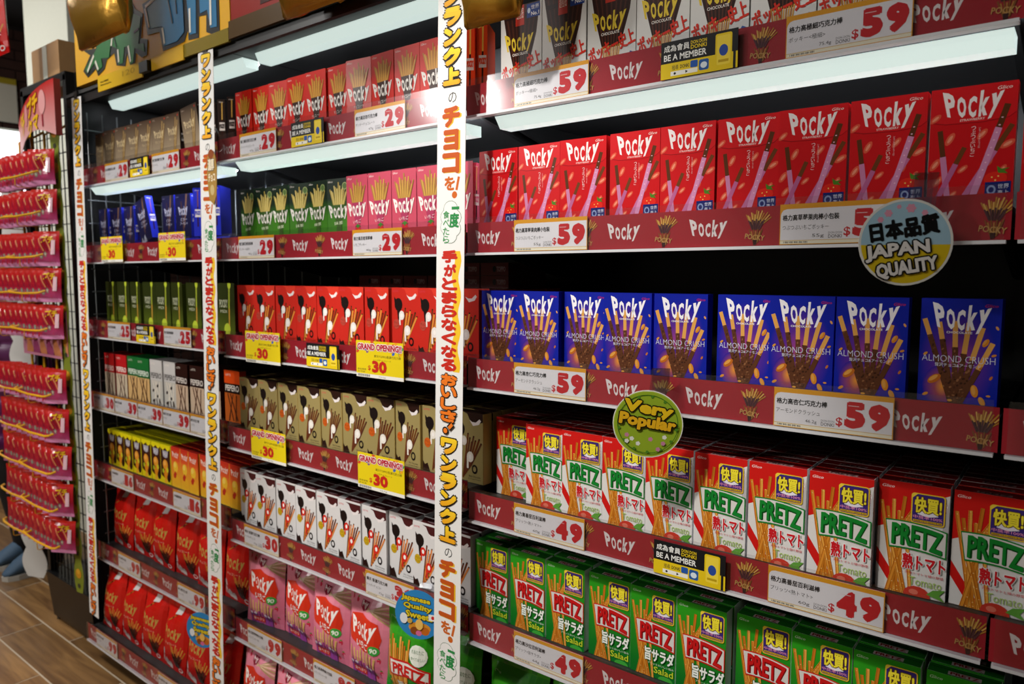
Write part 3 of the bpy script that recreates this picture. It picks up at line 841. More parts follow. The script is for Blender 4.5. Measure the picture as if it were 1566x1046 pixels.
kind('mango', 'mango_stick_carton', 'red and yellow mango stick carton', (56, 30, 130), '#e87a30', top_plain(56, 30, '#8a1c18', '#4a0c0c'), art_mango())

def put(key, x, y, z, label, group, rz=0.0, rx=0.0, ry=0.0, front=True, cat='carton'):
    """x is the carton's left edge, y its front"""
    k = KIND[key]
    o = link(k['name'], k['me'])
    W = k['dims'][0]
    o.location = (x + W/2, y, z); o.rotation_euler = (R(rx), R(ry), R(rz))
    tag(o, label, cat, group)
    if front: link('printed_front', k['art'], o)
    return o
ROW = ['top', 'second', 'third', 'fourth', 'fifth', 'sixth', 'bottom']
def run(key, b, s, xs, y=0.03, jit=0.006, rzs=None, ys=None, deep=0, dy=None, z=None, noun=None, drop=0.0):
    """a row of alike cartons, left to right, each with those standing behind it"""
    k = KIND[key]; nn = noun or k['noun']
    zz = deck(b, s) if z is None else z
    short = nn.split(' with ')[0]
    for i, x in enumerate(xs):
        rz = rzs[i] if rzs else rnd.uniform(-1.2, 1.2)
        yy = y + (ys[i] if ys else rnd.uniform(0, jit))
        put(key, x, yy, zz, f'{short}, {ORD[i]} from left in front, {ROW[s]} shelf, {BN[b]} bay', f'{short}s', rz=rz)
        step = dy or (k['dims'][1] + 0.0012)
        for j in range(deep):
            put(key, x + rnd.uniform(-0.001, 0.001), yy + 0.004 + (j + 1)*step, zz, f'{short}, {ORD[i]} column, {ORD[j+1]} from front, {ROW[s]} shelf, {BN[b]} bay', f'{short}s', rz=rnd.uniform(-0.4, 0.4), front=(j == 0))

# ---- right bay
run('ultra', 1, 0, [-0.921 + 0.098*i for i in range(9)])
run('straw', 1, 1, [-0.977, -0.879, -0.780, -0.675, -0.578, -0.479, -0.382, -0.282, -0.182], rzs=[0.5, 0.3, 2.5, 0.2, -0.4, 0.6, 2.2, 1.0, 0.5])
run('almond', 1, 2, [-0.973, -0.877, -0.777, -0.682, -0.582, -0.475, -0.387, -0.290, -0.183], rzs=[0.5, 1.5, -3, 0.4, 2.5, -3, 0.5, 1, -3.5], ys=[0.004, 0.002, 0.012, 0, 0.0, 0.010, 0.003, 0.002, 0.012])
run('tomato', 1, 3, [-0.957, -0.866, -0.776, -0.686, -0.596, -0.503, -0.411, -0.318, -0.225, -0.132], ys=[0.03, 0.012, 0.008, 0.006, 0.004, 0, 0.0, 0.0, 0.016, 0.02], deep=6)
run('salad', 1, 4, [-0.990, -0.898, -0.806, -0.711, -0.621, -0.529, -0.428, -0.337, -0.247, -0.152], ys=[0, 0.002, 0, 0.006, 0.004, 0, 0.012, 0.006, 0.006, 0.01], deep=7)
for i in range(3):
    put('choco', -1.100 + i*0.033, 0.06, deck(2, 0), f'orange carton end on, {ORD[i]} of three spines beside the right banner', 'cartons turned spine outward', rz=-62)
run('ultra', 0, 0, [-0.039, 0.059])
run('straw', 0, 1, [-0.078, 0.022])
run('tomato', 0, 3, [-0.039, 0.054])
run('salad', 0, 4, [-0.06, 0.033])
# ---- middle bay
run('choco', 2, 0, [-1.872 + 0.0795*i for i in range(10)], y=0.045, rzs=[0, 0, 4, 0, 0.5, 0, 6, -3, 0, 0])
run('matcha', 2, 1, [-1.878, -1.800, -1.722, -1.643, -1.565, -1.486], y=0.05, rzs=[-3, 4, -2, 5, -2, 5])
run('pink', 2, 1, [-1.404, -1.324, -1.244, -1.164, -1.084], y=0.04, rzs=[-2, 0, 0, 0, 0])
for i in range(2):
    put('pink', -1.072 + i*0.032, 0.10, deck(2, 1), f'pink carton end on, {("nearer","farther")[1-i]} spine beside the right banner', 'pink cartons turned spine outward', rz=-60)
run('toppo_red', 2, 2, [-1.870 + 0.0895*i for i in range(10)], y=0.03, rzs=[0.5, 3, 1, 0, 0.5, 3.5, -2, 0, 0, 0], deep=9)
put('pep_orange', -1.967, 0.04, deck(3, 3), 'orange and black crunchy stick carton half hidden behind the middle banner', None)
run('toppo_gold', 2, 3, [-1.874 + 0.0908*i for i in range(10)], y=0.03, rzs=[3, 0.5, 0, 3, -3, 4, 6, -5, 0, 0, 0], ys=[0.004]*11, deep=6)
run('toppo_white', 2, 4, [-1.874 + 0.0882*i for i in range(10)], y=0.02, rzs=[0, 3, 0.4, 0, 0.5, 0, 0, 1.2, 0, 0, 0], ys=[0.004, 0.0, 0.003, 0.002, 0.003, 0.0, 0.002, 0.01, 0, 0, 0], deep=8)
# ---- left bay
run('brown', 3, 0, [-2.765, -2.680, -2.596, -2.512, -2.428, -2.342, -2.256], y=0.045, rzs=[-2, 3, 3, 3, 2, 4, 0])
put('brown', -2.145, 0.05, deck(3, 0) + 0.012, 'brown winter stick carton leaning to the left near the middle banner', 'brown winter stick cartons', ry=-9, rz=5)
for i in range(3):
    put('brown', -2.06 + i*0.05, 0.07, deck(3, 0), f'dark brown carton end on showing a golden stick, {ORD[i]} near the middle banner', 'brown cartons turned spine outward', rz=-55)
run('olive', 3, 2, [-2.725, -2.632, -2.54, -2.448, -2.356, -2.264, -2.172, -2.08, -1.985], y=0.04, rzs=[0, 4, -3, 2, 6, -4, 3, -20, 6])
for i, (x, ry, rz, dz) in enumerate(((-2.76, 0, -4, 0), (-2.672, 0, 2, 0), (-2.585, 0, -3, 0), (-2.475, -17, 0, 0.024), (-2.335, 0, -2, 0.02), (-2.25, 0, 4, 0.02))):
    put('blue', x, 0.045 + 0.004*i, deck(3, 1) + dz, f'dark blue bitter almond carton, {ORD[i]} from left{" and leaning over" if ry else ""}, second shelf, left bay', 'dark blue bitter almond cartons', ry=ry, rz=rz)
for i in range(3):
    put('blue', -2.165 + i*0.052, 0.07, deck(3, 1) + 0.028, f'blue carton end on showing one stick, {ORD[i]} near the middle banner', 'blue cartons turned spine outward', rz=-52)
for i in range(3):
    o = put('blue', -2.165 + i*0.075, 0.07, deck(3, 1) + 0.026, f'blue carton lying flat under the upright ones, {ORD[i]} near the middle banner', 'blue cartons lying flat', rz=0, rx=90)
    o.rotation_euler = (R(-90), 0, 0); o.location = (-2.125 + i*0.083, 0.045, deck(3, 1) + 0.0245)
for i, (kk, x) in enumerate((('pep_red', -2.735), ('pep_red', -2.652), ('pep_green', -2.568), ('pep_green', -2.486), ('pep_white', -2.404), ('pep_white', -2.32), ('pep_brown', -2.236), ('pep_brown', -2.15), ('pep_brown', -2.065))):
    nn = KIND[kk]['noun'].split(' with ')[0]
    for j in range(3):
        put(kk, x, 0.03 + 0.003*(i % 3) + j*0.024, deck(3, 3), f'{nn}, {ORD[i]} column, {"front" if j == 0 else ORD[j-1] + " behind"}, fourth shelf, left bay', nn + 's', rz=rnd.uniform(-2, 2) if j == 0 else 0, front=(j < 1))
run('yellow', 3, 4, [-2.745 + 0.0645*i for i in range(7)], y=0.03, deep=8)
run('mango', 3, 4, [-2.290 + 0.0585*i for i in range(7)], y=0.028, deep=7)
# reserve cartons lying at the back of the third shelf
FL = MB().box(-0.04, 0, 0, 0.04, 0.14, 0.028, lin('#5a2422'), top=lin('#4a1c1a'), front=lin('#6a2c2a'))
fa = Art(80, 28); fa.text('TOPPO', 46, 8, 72, 20, '#b09a98', off=0.05); fa.ell(40, 14, 5, 7, '#1c1312')
FLm = FL.mesh('reserve_carton', 'printed_card'); FAm = fa.mesh('printed_end', 'printed_card', du=40)
for i in range(6):
    for j in range(2 if i > 3 else 1):
        o = link('reserve_carton', FLm, None, (-1.462 + i*0.0835, 0.16, deck(2, 2) + 0.1485 + j*0.0288))
        tag(o, f'dark red carton lying flat on the upright ones, {ORD[i]} from left, {("lower","upper")[j]} layer, third shelf', 'carton', 'cartons lying flat behind the red ones')
        link('printed_end', FAm, o)
# ------------------------------------------------------------------ pillow bags
def bag_kind(key, name, w_, h_, depth, base, back, art, seal, seed, check=None):
    nx, ny = 10, 14
    r2 = random.Random(seed)
    ph = [(r2.uniform(0, 6.28), r2.uniform(5, 11), r2.uniform(-5, 5)) for _ in range(4)]
    def bulge(s, t):
        tt = min(max((t - 0.05)/0.88, 0), 1)
        return (1 - abs(2*s-1)**2.6) * (1 - abs(2*tt-1)**3.2)
    def wr(s, t):
        return sum(math.sin(k*s + m*t*2 + p) for p, k, m in ph) * 0.0016 * (0.25 + bulge(s, t))
    def front(s, t):
        if t < 0.05 or t > 0.93: return -0.0007 + 0.0014*math.sin(s*38)*(1 if t > 0.93 else 0.5)
        return -depth/2*bulge(s, t) + wr(s, t) - 0.0007
    nodes = [[front(i/nx, j/ny) for j in range(ny + 1)] for i in range(nx + 1)]
    def facet(s, t):
        a_, b_ = min(max(s*nx, 0), nx - 1e-6), min(max(t*ny, 0), ny - 1e-6)
        i, j = int(a_), int(b_); fu, fv = a_ - i, b_ - j
        return (nodes[i][j]*(1-fu) + nodes[i+1][j]*fu)*(1-fv) + (nodes[i][j+1]*(1-fu) + nodes[i+1][j+1]*fu)*fv
    def side_x(s, t):
        return (s - 0.5)*w_*(1 - 0.05*bulge(0.5, t)*1.0)
    mb = MB()
    def P(s, t, f): return (side_x(s, t)/1000, (front(s, t)) if f else -front(s, t)*0.9 + 0.0004, t*h_/1000)
    for i in range(nx):
        for j in range(ny):
            s0, s1, t0, t1 = i/nx, (i+1)/nx, j/ny, (j+1)/ny
            c = lin(seal) if (t0 > 0.92 or t1 < 0.06) else lin(base)
            mb.face([P(s0, t0, 1), P(s1, t0, 1), P(s1, t1, 1), P(s0, t1, 1)], c)
            mb.face([P(s1, t0, 0), P(s0, t0, 0), P(s0, t1, 0), P(s1, t1, 0)], lin(back))
    for j in range(ny):
        for s_ in (0, 1):
            mb.face([P(s_, j/ny, 1), P(s_, (j+1)/ny, 1), P(s_, (j+1)/ny, 0), P(s_, j/ny, 0)], lin(base))
    for t_ in (0, 1):
        for i in range(nx): mb.face([P(i/nx, t_, 1), P((i+1)/nx, t_, 1), P((i+1)/nx, t_, 0), P(i/nx, t_, 0)], lin(seal))
    body = mb.mesh(name, 'printed_film', smooth=True)
    am = art.mesh('printed_front', 'printed_film', surf=facet, grid=(nx, ny), eps=0.00014, du=w_/2)
    for v in am.vertices:
        t = v.co.z*1000/h_; v.co.x *= (1 - 0.05*bulge(0.5, t))
    KIND[key] = dict(name=name, dims=(w_/1000, depth, h_/1000), me=body, art=am)

def art_redbag():
    a = Art(146, 212)
    a.grad(0, 0, 146, 212, '#a8100e', '#d21d14')
    for k in range(9): a.line((100 - k*7, 196 - k*5), (60, 166), 3, '#3a1410' if k % 2 else '#b8742a', new=(k == 0))
    a.poly([(64, 178), (100, 184), (102, 206), (70, 204)], '#d9d4d2')
    a.pocky(30, 104, 122, 138, '#b89a4a', rot=-4)
    a.text('チョコレート', 44, 84, 104, 92, '#e0b8a0')
    for k in range(9): a.stick((76 + k*8, 88 - (k % 3)*7), (92 + k*2.6, 16 + (k % 2)*4), 3.4, '#d0963c' if k % 2 else '#b87a28', '#3a1a10', 0.35)
    for u, v, s_ in ((22, 26, 13), (44, 18, 11), (30, 54, 8), (60, 12, 9)): a.poly([(u - s_, v - s_*0.7), (u + s_, v - s_), (u + s_*0.7, v + s_), (u, v + s_*1.7), (u - s_*0.8, v + s_*0.8)], '#c8bcb8')
    a.ell(122, 14, 13, 7, '#d8c8c4'); a.ell(122, 14, 9, 4.4, '#b01812')
    return a
def art_pinkbag():
    a = Art(150, 215)
    a.grad(0, 0, 150, 215, '#d06a86', '#e08a9c')
    for k in range(7): a.poly([(150, 205 - k*9), (150, 200 - k*9), (82, 168 + k*2), (82, 170 + k*2)], '#e8c0a8' if k % 2 else '#b89a6a', new=(k == 0))
    for u, v in ((14, 190), (34, 186), (132, 60), (128, 90), (136, 30), (118, 16), (12, 130)):
        a.ell(u, v, 5, 6.4, '#c42a44'); a.poly([(u-4, v+5), (u+4, v+5), (u, v+9)], '#4c8a34', new=False)
    a.poly([(54, 192), (84, 192), (84, 176), (69, 168), (54, 176)], '#8a1c34'); a.pocky(56, 176, 82, 190, '#f0e0e0')
    a.poly([(14, 118), (20, 152), (70, 164), (124, 148), (136, 112), (128, 84), (76, 70), (20, 92)], '#d2331c')
    a.pocky(22, 104, 126, 146, '#f4eeea')
    a.text('いちご', 48, 78, 100, 96, '#f4eeea', off=0.02)
    a.ell(118, 84, 16, 12, '#3a9a3e'); a.text('90', 108, 78, 128, 90, '#e8f4e0', off=0.04)
    for k in range(9):
        a.stick((26 + k*12, 74 - (k % 3)*5), (30 + k*9, -2), 5.2, '#d9b06a', '#9a3a86', 0.45, new=(k == 0))
    for u in (28, 44, 86, 102): a.rect(u - 6, 0, u + 6, 30, '#8a3a8c'); a.ell(u, 31, 6, 4, '#e0d0e0')
    a.rect(28, 6, 76, 22, '#c8302c'); a.text('食べきり', 32, 9, 72, 19, '#f4e0d8')
    for k in range(24): a.rect(k*6.3, 200, k*6.3 + 3.2, 215, '#8c1830', new=(k == 0))
    for v in (202, 208): a.rect(0, v, 150, v + 3, '#7a1228')
    return a
def art_greenbag():
    a = Art(150, 215)
    a.grad(0, 0, 150, 215, '#147a1c', '#3a9c1e')
    glico(a, 12, 180, '#cfe8c8', 20)
    r2 = random.Random(8)
    for k in range(13): a.line((6 + k*7, 150 - (k % 4)*9), (26 + k*4.6, -4), 5, ('#d48a2c', '#b86c1c', '#e2a54a')[k % 3], new=(k % 4 == 0))
    a.ell(116, 118, 24, 26, '#e6ece2'); a.text('のあなたに', 100, 122, 132, 132, '#2a6a34'); a.text('食べてほしい', 98, 106, 134, 114, '#2a6a34')
    n = 8
    a.poly([(30, 54), (90, 60), (146, 46), (146, 82), (90, 98), (28, 96)], '#c01c1a'); a.poly([(34, 58), (90, 64), (142, 51), (142, 79), (90, 93), (32, 92)], '#e0dcd6')
    a.text('PRETZ', 42, 62, 136, 88, '#c81a18', off=0.05, warp=lambda u, v: (u, v + 0.12*math.sin(math.pi*u) - 0.3*u))
    a.text('旨サラダ', 56, 26, 142, 46, '#eef4ea', off=0.02)
    return a
def art_candy():
    a = Art(120, 140)
    a.grad(0, 0, 120, 60, '#b04a80', '#9a1838'); a.grad(0, 60, 120, 140, '#a01830', '#c42416')
    a.text('プチ', 44, 92, 96, 122, '#e8b81c', off=0.04, out=('#a01020', 0.06)); a.rect(88, 46, 106, 104, '#e0b8c4')
    for u, v in ((20, 46), (40, 40), (60, 48)): a.ell(u, v, 9, 11, '#7a7a70'); a.ell(u, v, 4, 6, '#b8b4a0')
    for k in range(4): a.line((20 + k*14, 110), (40 + k*16, 60), 5, '#d88a5c' if k % 2 else '#8a1430', new=(k == 0))
    a.rect(0, 0, 120, 16, '#d88ab8')
    return a
bag_kind('redbag', 'red_share_bag', 146, 212, 0.046, '#c2170f', '#a8100e', art_redbag(), '#b8140f', 11)
bag_kind('pinkbag', 'pink_share_bag', 150, 215, 0.046, '#d97b92', '#c8607c', art_pinkbag(), '#b02a4c', 12)
bag_kind('greenbag', 'green_share_bag', 150, 215, 0.050, '#2a8c20', '#1a6a18', art_greenbag(), '#1d7a1c', 13)
bag_kind('candy', 'candy_bag', 120, 140, 0.022, '#c02030', '#b06a90', art_candy(), '#c42018', 14)

def bag(key, x, y, z, label, group, rz=0.0, rx=-6.0, ry=0.0, sc=1.0):
    k = KIND[key]
    o = link(k['name'], k['me']); o.location = (x + k['dims'][0]/2, y, z); o.rotation_euler = (R(rx), R(ry), R(rz)); o.scale = (sc, sc, sc)
    tag(o, label, 'bag', group); link('printed_front', k['art'], o)
    return o
G1 = 'share bags standing on the low shelves'
for i, x in enumerate((-2.758, -2.611, -2.464, -2.317, -2.17, -2.023)):
    for j in range(2):
        bag('redbag', x, 0.045 + 0.006*(i % 2) + j*0.055, deck(3, 5), f'red chocolate stick bag, {ORD[i]} from left{"" if j == 0 else ", second one back"}, sixth shelf, left bay', G1, rz=rnd.uniform(-3, 3), rx=-5)
for i, x in enumerate((-2.76, -2.613, -2.466, -2.319, -2.172, -2.025)):
    for j in range(3):
        bag('redbag', x + 0.01*j, -0.008 + j*0.062, deck(3, 6), f'red chocolate stick bag, {ORD[i]} from left, {("front","second","third")[j]} of its file, bottom shelf, left bay', G1, rz=rnd.uniform(-2.5, 2.5), rx=-9, sc=1.0)
for i, x in enumerate((-1.868, -1.722, -1.576, -1.430)):
    for j in range(2):
        bag('pinkbag', x, 0.04 + (0.012 if i == 1 else 0) + j*0.068, deck(2, 5), f'pink strawberry stick bag, {ORD[i]} from left{"" if j == 0 else ", second one back"}, sixth shelf, middle bay', G1, rz=(9, -2, 1, -1)[i] if j == 0 else 0, rx=-4)
for i, x in enumerate((-1.283, -1.136)):
    bag('greenbag', x, 0.04, deck(2, 5), ('green salad pretzel bag beside the pink bags, sixth shelf, middle bay', 'green salad pretzel bag half hidden by the right banner, sixth shelf, middle bay')[i], G1, rz=(3, -2)[i], rx=-4)
for i, x in enumerate((-1.862, -1.712, -1.562, -1.412)):
    for j in range(3):
        bag('pinkbag', x, -0.005 + j*0.06, deck(2, 6) + 0.0, f'pink strawberry stick bag, {ORD[i]} from left, {("front","second","third")[j]} of its file, bottom shelf, middle bay', G1, rz=rnd.uniform(-4, 4), rx=-7)
for i, x in enumerate((-0.972, -0.82, -0.668, -0.516)):
    bag('greenbag', x, 0.045 + 0.01*(i % 2), deck(1, 5), f'green salad pretzel bag, {ORD[i]} from left, sixth shelf, right bay', G1, rz=rnd.uniform(-5, 5), rx=-6)

# ------------------------------------------------------------------ price cards
def price_art(n1, n2, wt, price):
    a = Art(162, 58, '#e3a024')
    a.poly([(1.2, 1.2), (160.8, 1.2), (160.8, 51), (10, 51), (5, 49.5), (2.2, 46), (1.2, 42)], '#e9e8ea')
    a.rect(1.2, 1.0, 160.8, 5.4, '#f0ead0'); a.rect(1.2, 5.4, 160.8, 6.2, '#d8b050')
    for k in range(16): a.rect(6 + k*2.2, 2, 6 + k*2.2 + (1.4 if k % 3 else 0.7), 4.6, '#5a5450', new=(k == 0))
    L = len(n1)
    a.text(n1, 4, 34, 4 + min(8*L, 78), 43, '#1c1c20', off=0.032)
    a.text(n2, 4, 21, 4 + min(6.2*len(n2), 64), 28, '#26262a')
    if wt: a.text(wt, 46, 8.5, 62, 14.5, '#26262a')
    a.text('DONKI', 68, 8, 86, 13, '#4a4a50', off=0.01); a.text('DON DON', 68, 14, 86, 17, '#4a4a50')
    a.text('$', 88, 9, 97, 23, '#c8232c', off=0.02)
    a.text(price[0], 99, 9, 127, 47, '#c8232c', off=0.088); a.text(price[1], 130, 9, 158, 47, '#c8232c', off=0.088)
    if price != '16': a.line((127.5 if False else 104, 41), (118, 41), 0.8, '#e8d8da')
    return a
PM = {}
def price_mesh(*k):
    if k not in PM: PM[k] = price_art(*k).mesh('price_card', 'printed_strip', y=-0.0006, du=81)
    return PM[k]
CARDB = MB().box(-0.081, -0.0006, 0, 0.081, 0.0002, 0.058, lin('#e8e6e2')).mesh('price_card', 'printed_strip')
def yr(b, s): return YR.get((b, s), 0.0)
def price(b, s, x, n1, n2, wt, p, label):
    o = link('price_card', CARDB); o.location = (x + 0.081, yr(b, s) - 0.0075, ZB[b][s] + 0.0025)
    tag(o, label, 'price tag', 'white price cards in the shelf rails')
    link('printed_face', price_mesh(n1, n2, wt, p), o)
T1 = ('格力高極細巧克力棒', 'ポッキー<極細>', '75.4g', '59'); T2 = ('格力高草莓果肉棒小包裝', 'つぶつぶいちごポッキー', '55g', '59'); T3 = ('格力高杏仁巧克力棒', 'アーモンドクラッシュ', '46.2g', '59')
T4 = ('格力高番茄百利滋棒', 'プリッツ<熟トマト>', '60g', '49'); T5 = ('格力高沙拉百利滋棒', 'プリッツ<旨サラダ>', '64g', '49')
T6 = ('格力高百奇巧克力棒', 'ポッキーチョコレート', '47g', '29'); T7 = ('格力高百奇抹茶棒', 'ポッキー<抹茶>', '40g', '29'); T8 = ('格力高百奇草莓棒', 'いちごポッキー', '40g', '29')
T9 = ('樂天 香濃巧克力棒', 'トッポ<チョコ>', '72g', '30'); TA = ('格力高草莓棒大包裝', 'いちごポッキー袋', '', '99'); TB = ('格力高巧克力棒', 'ポッキー袋', '', '99'); TC = ('格力高特濃巧克力棒', 'ポッキー冬', '', '29')
TD = ('格力高抹茶細棒', 'ポッキーミディ', '', '25'); TE = ('樂天巧克力棒', 'ペペロ', '', '39'); TF = ('小包裝餅乾棒', 'コアラ', '', '16')
side2 = ('left', 'right')
for s, T, nm in ((0, T1, 'extra thin sticks, top shelf'), (1, T2, 'strawberry sticks, second shelf'), (2, T3, 'almond sticks, third shelf'), (3, T4, 'tomato pretzels, fourth shelf'), (4, T5, 'salad pretzels, fifth shelf')):
    for i, x in enumerate((-0.857, -0.363)):
        price(1, s, x, *T, f'white price card {T[3]} for {nm}, {side2[i]} one, right bay')
for s, xs, Ts, nm in ((0, (-1.768, -1.308), (T6, T6), 'chocolate sticks, top shelf'), (1, (-1.79, -1.323), (T7, T8), 'sticks, second shelf'), (4, (-1.81, -1.30), (T9, T9), 'white cartons, fifth shelf'), (5, (-1.81, -1.51), (TA, TA), 'pink bags, sixth shelf')):
    for i, x in enumerate(xs): price(2, s, x, *Ts[i], f'white price card {Ts[i][3]} for {nm}, {side2[i]} one, middle bay')
for s, xs, T, nm in ((0, (-2.565, -2.245), TC, 'brown cartons, top shelf'), (2, (-2.603, -2.218), TD, 'olive cartons, third shelf'), (4, (-2.632, -2.203), TF, 'small cartons, fifth shelf'), (5, (-2.612, -2.20), TB, 'red bags, sixth shelf'), (6, (-2.70, -2.25), TB, 'red bags, bottom shelf')):
    for i, x in enumerate(xs): price(3, s, x, *T, f'white price card {T[3]} for {nm}, {side2[i]} one, left bay')
for i, x in enumerate((-2.745, -2.578, -2.412, -2.246, -2.08)):
    price(3, 3, x, *((TE[0], TE[1], '', '30') if i == 0 else TE), f'white price card, {ORD[i]} of five in a row, fourth shelf, left bay')

def member_art():
    a = Art(125, 60, '#1a1a1c')
    a.rect(0, 0, 125, 25, '#e0c21c')
    a.text('成為會員', 5, 43, 48, 54, '#ecece8', off=0.02); a.text('DON DON', 50, 49, 76, 54.5, '#e0c21c', off=0.03); a.text('DONKI', 50, 41.5, 76, 48, '#e0c21c', off=0.03)
    a.text('BE A MEMBER', 5, 29, 76, 39, '#ecece8', off=0.035)
    a.text('搜尋', 19, 13, 30, 21, '#26262a'); a.text('DONKI', 33, 14, 48, 20, '#26262a', off=0.02); a.rrect(50, 12, 62, 23, 2, '#2456a8'); a.rect(17, 4, 62, 11, '#ecebe0'); a.ell(24, 7.5, 2, 2, '#26262a'); a.poly([(42, 5), (42, 10), (46, 7.5)], '#26262a')
    a.rrect(64, 5, 80, 22, 3, '#2a5a9c'); a.ell(72, 13, 5.4, 5, '#d8e4ec')
    a.rrect(90, 4, 116, 56, 3, '#e0c21c'); a.rrect(92.5, 8, 113.5, 53, 2, '#ead040'); a.ell(103, 30, 7, 9, '#2a4a9a'); a.rect(95, 12, 111, 16, '#b89a14')
    a.rect(118, 0, 122, 40, '#1a1a1c')
    return a
MEMM = member_art().mesh('printed_face', 'printed_strip', y=-0.0006, du=62.5)
MEMB = MB().box(-0.0625, -0.0006, 0, 0.0625, 0.0002, 0.06, lin('#1a1a1c')).mesh('member_card', 'printed_strip')
for b, s, x, where in ((1, 0, -0.556, 'top shelf of the right bay'), (1, 3, -0.553, 'fourth shelf of the right bay'), (2, 0, -1.535, 'top shelf of the middle bay'), (2, 2, -1.497, 'third shelf of the middle bay'), (3, 0, -2.375, 'top shelf of the left bay'), (3, 2, -2.385, 'third shelf of the left bay')):
    o = link('member_card', MEMB); o.location = (x + 0.0625, yr(b, s) - 0.0135, ZB[b][s] + 0.002); o.scale = (1, 1, 0.95)
    tag(o, f'black and yellow membership card on the rail of the {where}', 'card', 'black and yellow membership cards')
    link('printed_face', MEMM, o)

def grand_art():
    a = Art(158, 96, '#e2c914')
    r2 = random.Random(4)
    for k in range(26): a.ell(r2.uniform(4, 154), r2.uniform(66, 94), 6, 4, r2.choice(['#3a62b0', '#d04a28', '#e8a020', '#6a3a8c', '#e2c914', '#3c9a4a']), r2.uniform(0, 90), n=6, new=(k % 9 == 0))
    a.text('GRAND OPENING!!', 5, 72, 153, 89, '#b81c2c', off=0.05, out=('#f0e4ea', 0.09))
    a.text('樂天TOPPO香濃巧克力棒', 62, 54, 150, 61, '#26240c', off=0.012); a.text('トッポチョコレート', 60, 45, 118, 50, '#26240c')
    a.text('$', 40, 18, 50, 32, '#c02418', off=0.02); a.text('30', 54, 14, 104, 46, '#c02418', off=0.075)
    a.rect(0, 0, 158, 9, '#e8e6de')
    for k in range(18): a.rect(4 + k*2.4, 1.5, 4 + k*2.4 + (1.6 if k % 3 else 0.8), 8, '#3a3830', new=(k == 0))
    a.text('72.0g', 76, 2, 100, 6, '#4a4840'); a.text('參考價', 4, 12, 30, 16, '#4a4418'); a.text('會員優惠', 4, 18, 34, 23, '#4a4418')
    return a
GAM = grand_art().mesh('printed_face', 'printed_paper', y=-0.0008, du=79)
GBM = MB().box(-0.079, -0.0008, 0, 0.079, 0.0, 0.096, lin('#e2c914')).mesh('opening_card', 'printed_paper')
for b, s, x, dz, where in ((2, 2, -1.757, -0.012, 'left one on the third shelf, middle bay'), (2, 2, -1.307, -0.012, 'right one on the third shelf, middle bay'), (2, 3, -1.745, -0.012, 'left one on the fourth shelf, middle bay'), (2, 3, -1.309, -0.012, 'right one on the fourth shelf, middle bay'), (3, 1, -2.60, -0.005, 'left one on the second shelf, left bay'), (3, 1, -2.205, -0.005, 'right one on the second shelf, left bay')):
    o = link('opening_card', GBM); o.location = (x + 0.079, -0.0175, ZB[b][s] + dz + 0.006); o.scale = (0.98, 1, 0.86)
    tag(o, f'yellow grand opening price card, {where}', 'price tag', 'yellow grand opening price cards')
    link('printed_face', GAM, o)

# ------------------------------------------------------------------ hanging white banners with vertical lettering
def banner_art():
    a = Art(74, 1860, '#e9e8e6')
    for r_ in range(2):
        T = 1860 - 930*r_ - 6
        k0 = a.L
        for i, ch in enumerate('ワンランク上'):
            v1 = T - 2 - i*37.5
            a.text(ch, 15, v1 - 35, 61, v1, '#eea51c', off=0.10, out=('#17130f', 0.085), col2='#f6cf2a')
        a.text('の', 29, T - 258, 50, T - 238, '#1a1a1a', off=0.01)
        for i, ch in enumerate('チョコ'):
            v1 = T - 264 - i*45
            a.text(ch, 15 + (3 if i == 1 else 0), v1 - 42, 64 - (3 if i == 1 else 0), v1 - 2, '#eebc2a', off=0.08)
            a.text(ch, 13 + (3 if i == 1 else 0), v1 - 41, 60 - (3 if i == 1 else 0), v1, '#bf5318', off=0.075)
        a.text('を', 20, T - 428, 48, T - 400, '#c9621c', off=0.045); a.line((58, T - 402), (52, T - 428), 6, '#c9621c'); a.ell(47, T - 437, 7, 7, '#c9621c')
        for dv, s_, c in ((0, 0, '#5a7a5e'), (0, 1.0, '#eceae8')):
            a.L += 1
            for u, v, q in ((37, 470, 19), (30, 486, 20), (46, 488, 20), (29, 506, 19), (46, 510, 19), (37, 524, 18)): a.ell(u, T - v + 6, q - s_, q*0.85 - s_, c, new=False)
        a.text('一', 40, T - 466, 60, T - 460, '#2c8a48', off=0.06); a.text('度', 34, T - 502, 60, T - 472, '#2c8a48', off=0.04)
        a.vtext('食べたら', 26, T - 468, 17, 15, '#3f9a56', gap=1.5, off=0.015)
        n = 24
        for k in range(n):
            v0 = T - 548 - k*245/n; v1 = T - 548 - (k+1)*245/n
            x0 = 58 + 4*math.sin(k*0.9); x1 = 58 + 4*math.sin((k+1)*0.9)
            a.poly([(x0 - 12, v0), (x0 + 5, v0), (x1 + 5, v1), (x1 - 12, v1)], '#f0c22c', new=(k == 0))
        for i, ch in enumerate('手がとまらなくなる'):
            v1 = T - 546 - i*27.6; sm = 6 if i == 1 else 0
            a.text(ch, 14 + sm, v1 - 26, 57 - sm/2, v1, '#c62a1c', off=0.075)
        for i, ch in enumerate('おいしさ'):
            v1 = T - 798 - i*25
            a.text(ch, 15, v1 - 25, 59, v1, '#ee7a20', off=0.085, out=('#17130f', 0.09))
        a.line((50, T - 900), (38, T - 912), 13, '#17130f'); a.ell(30, T - 917, 8.5, 8.5, '#17130f'); a.line((49, T - 901), (39, T - 911), 7, '#ee7a20'); a.ell(30, T - 917, 5.5, 5.5, '#ee7a20')
    return a
ba = banner_art()
BM = ba.mesh('printed_face', 'printed_paper', y=-0.0007, du=37)
BB = MB().box(-0.037, -0.0007, 0, 0.037, 0.0, 1.86, lin('#e9e8e6')).mesh('hanging_banner', 'printed_paper')
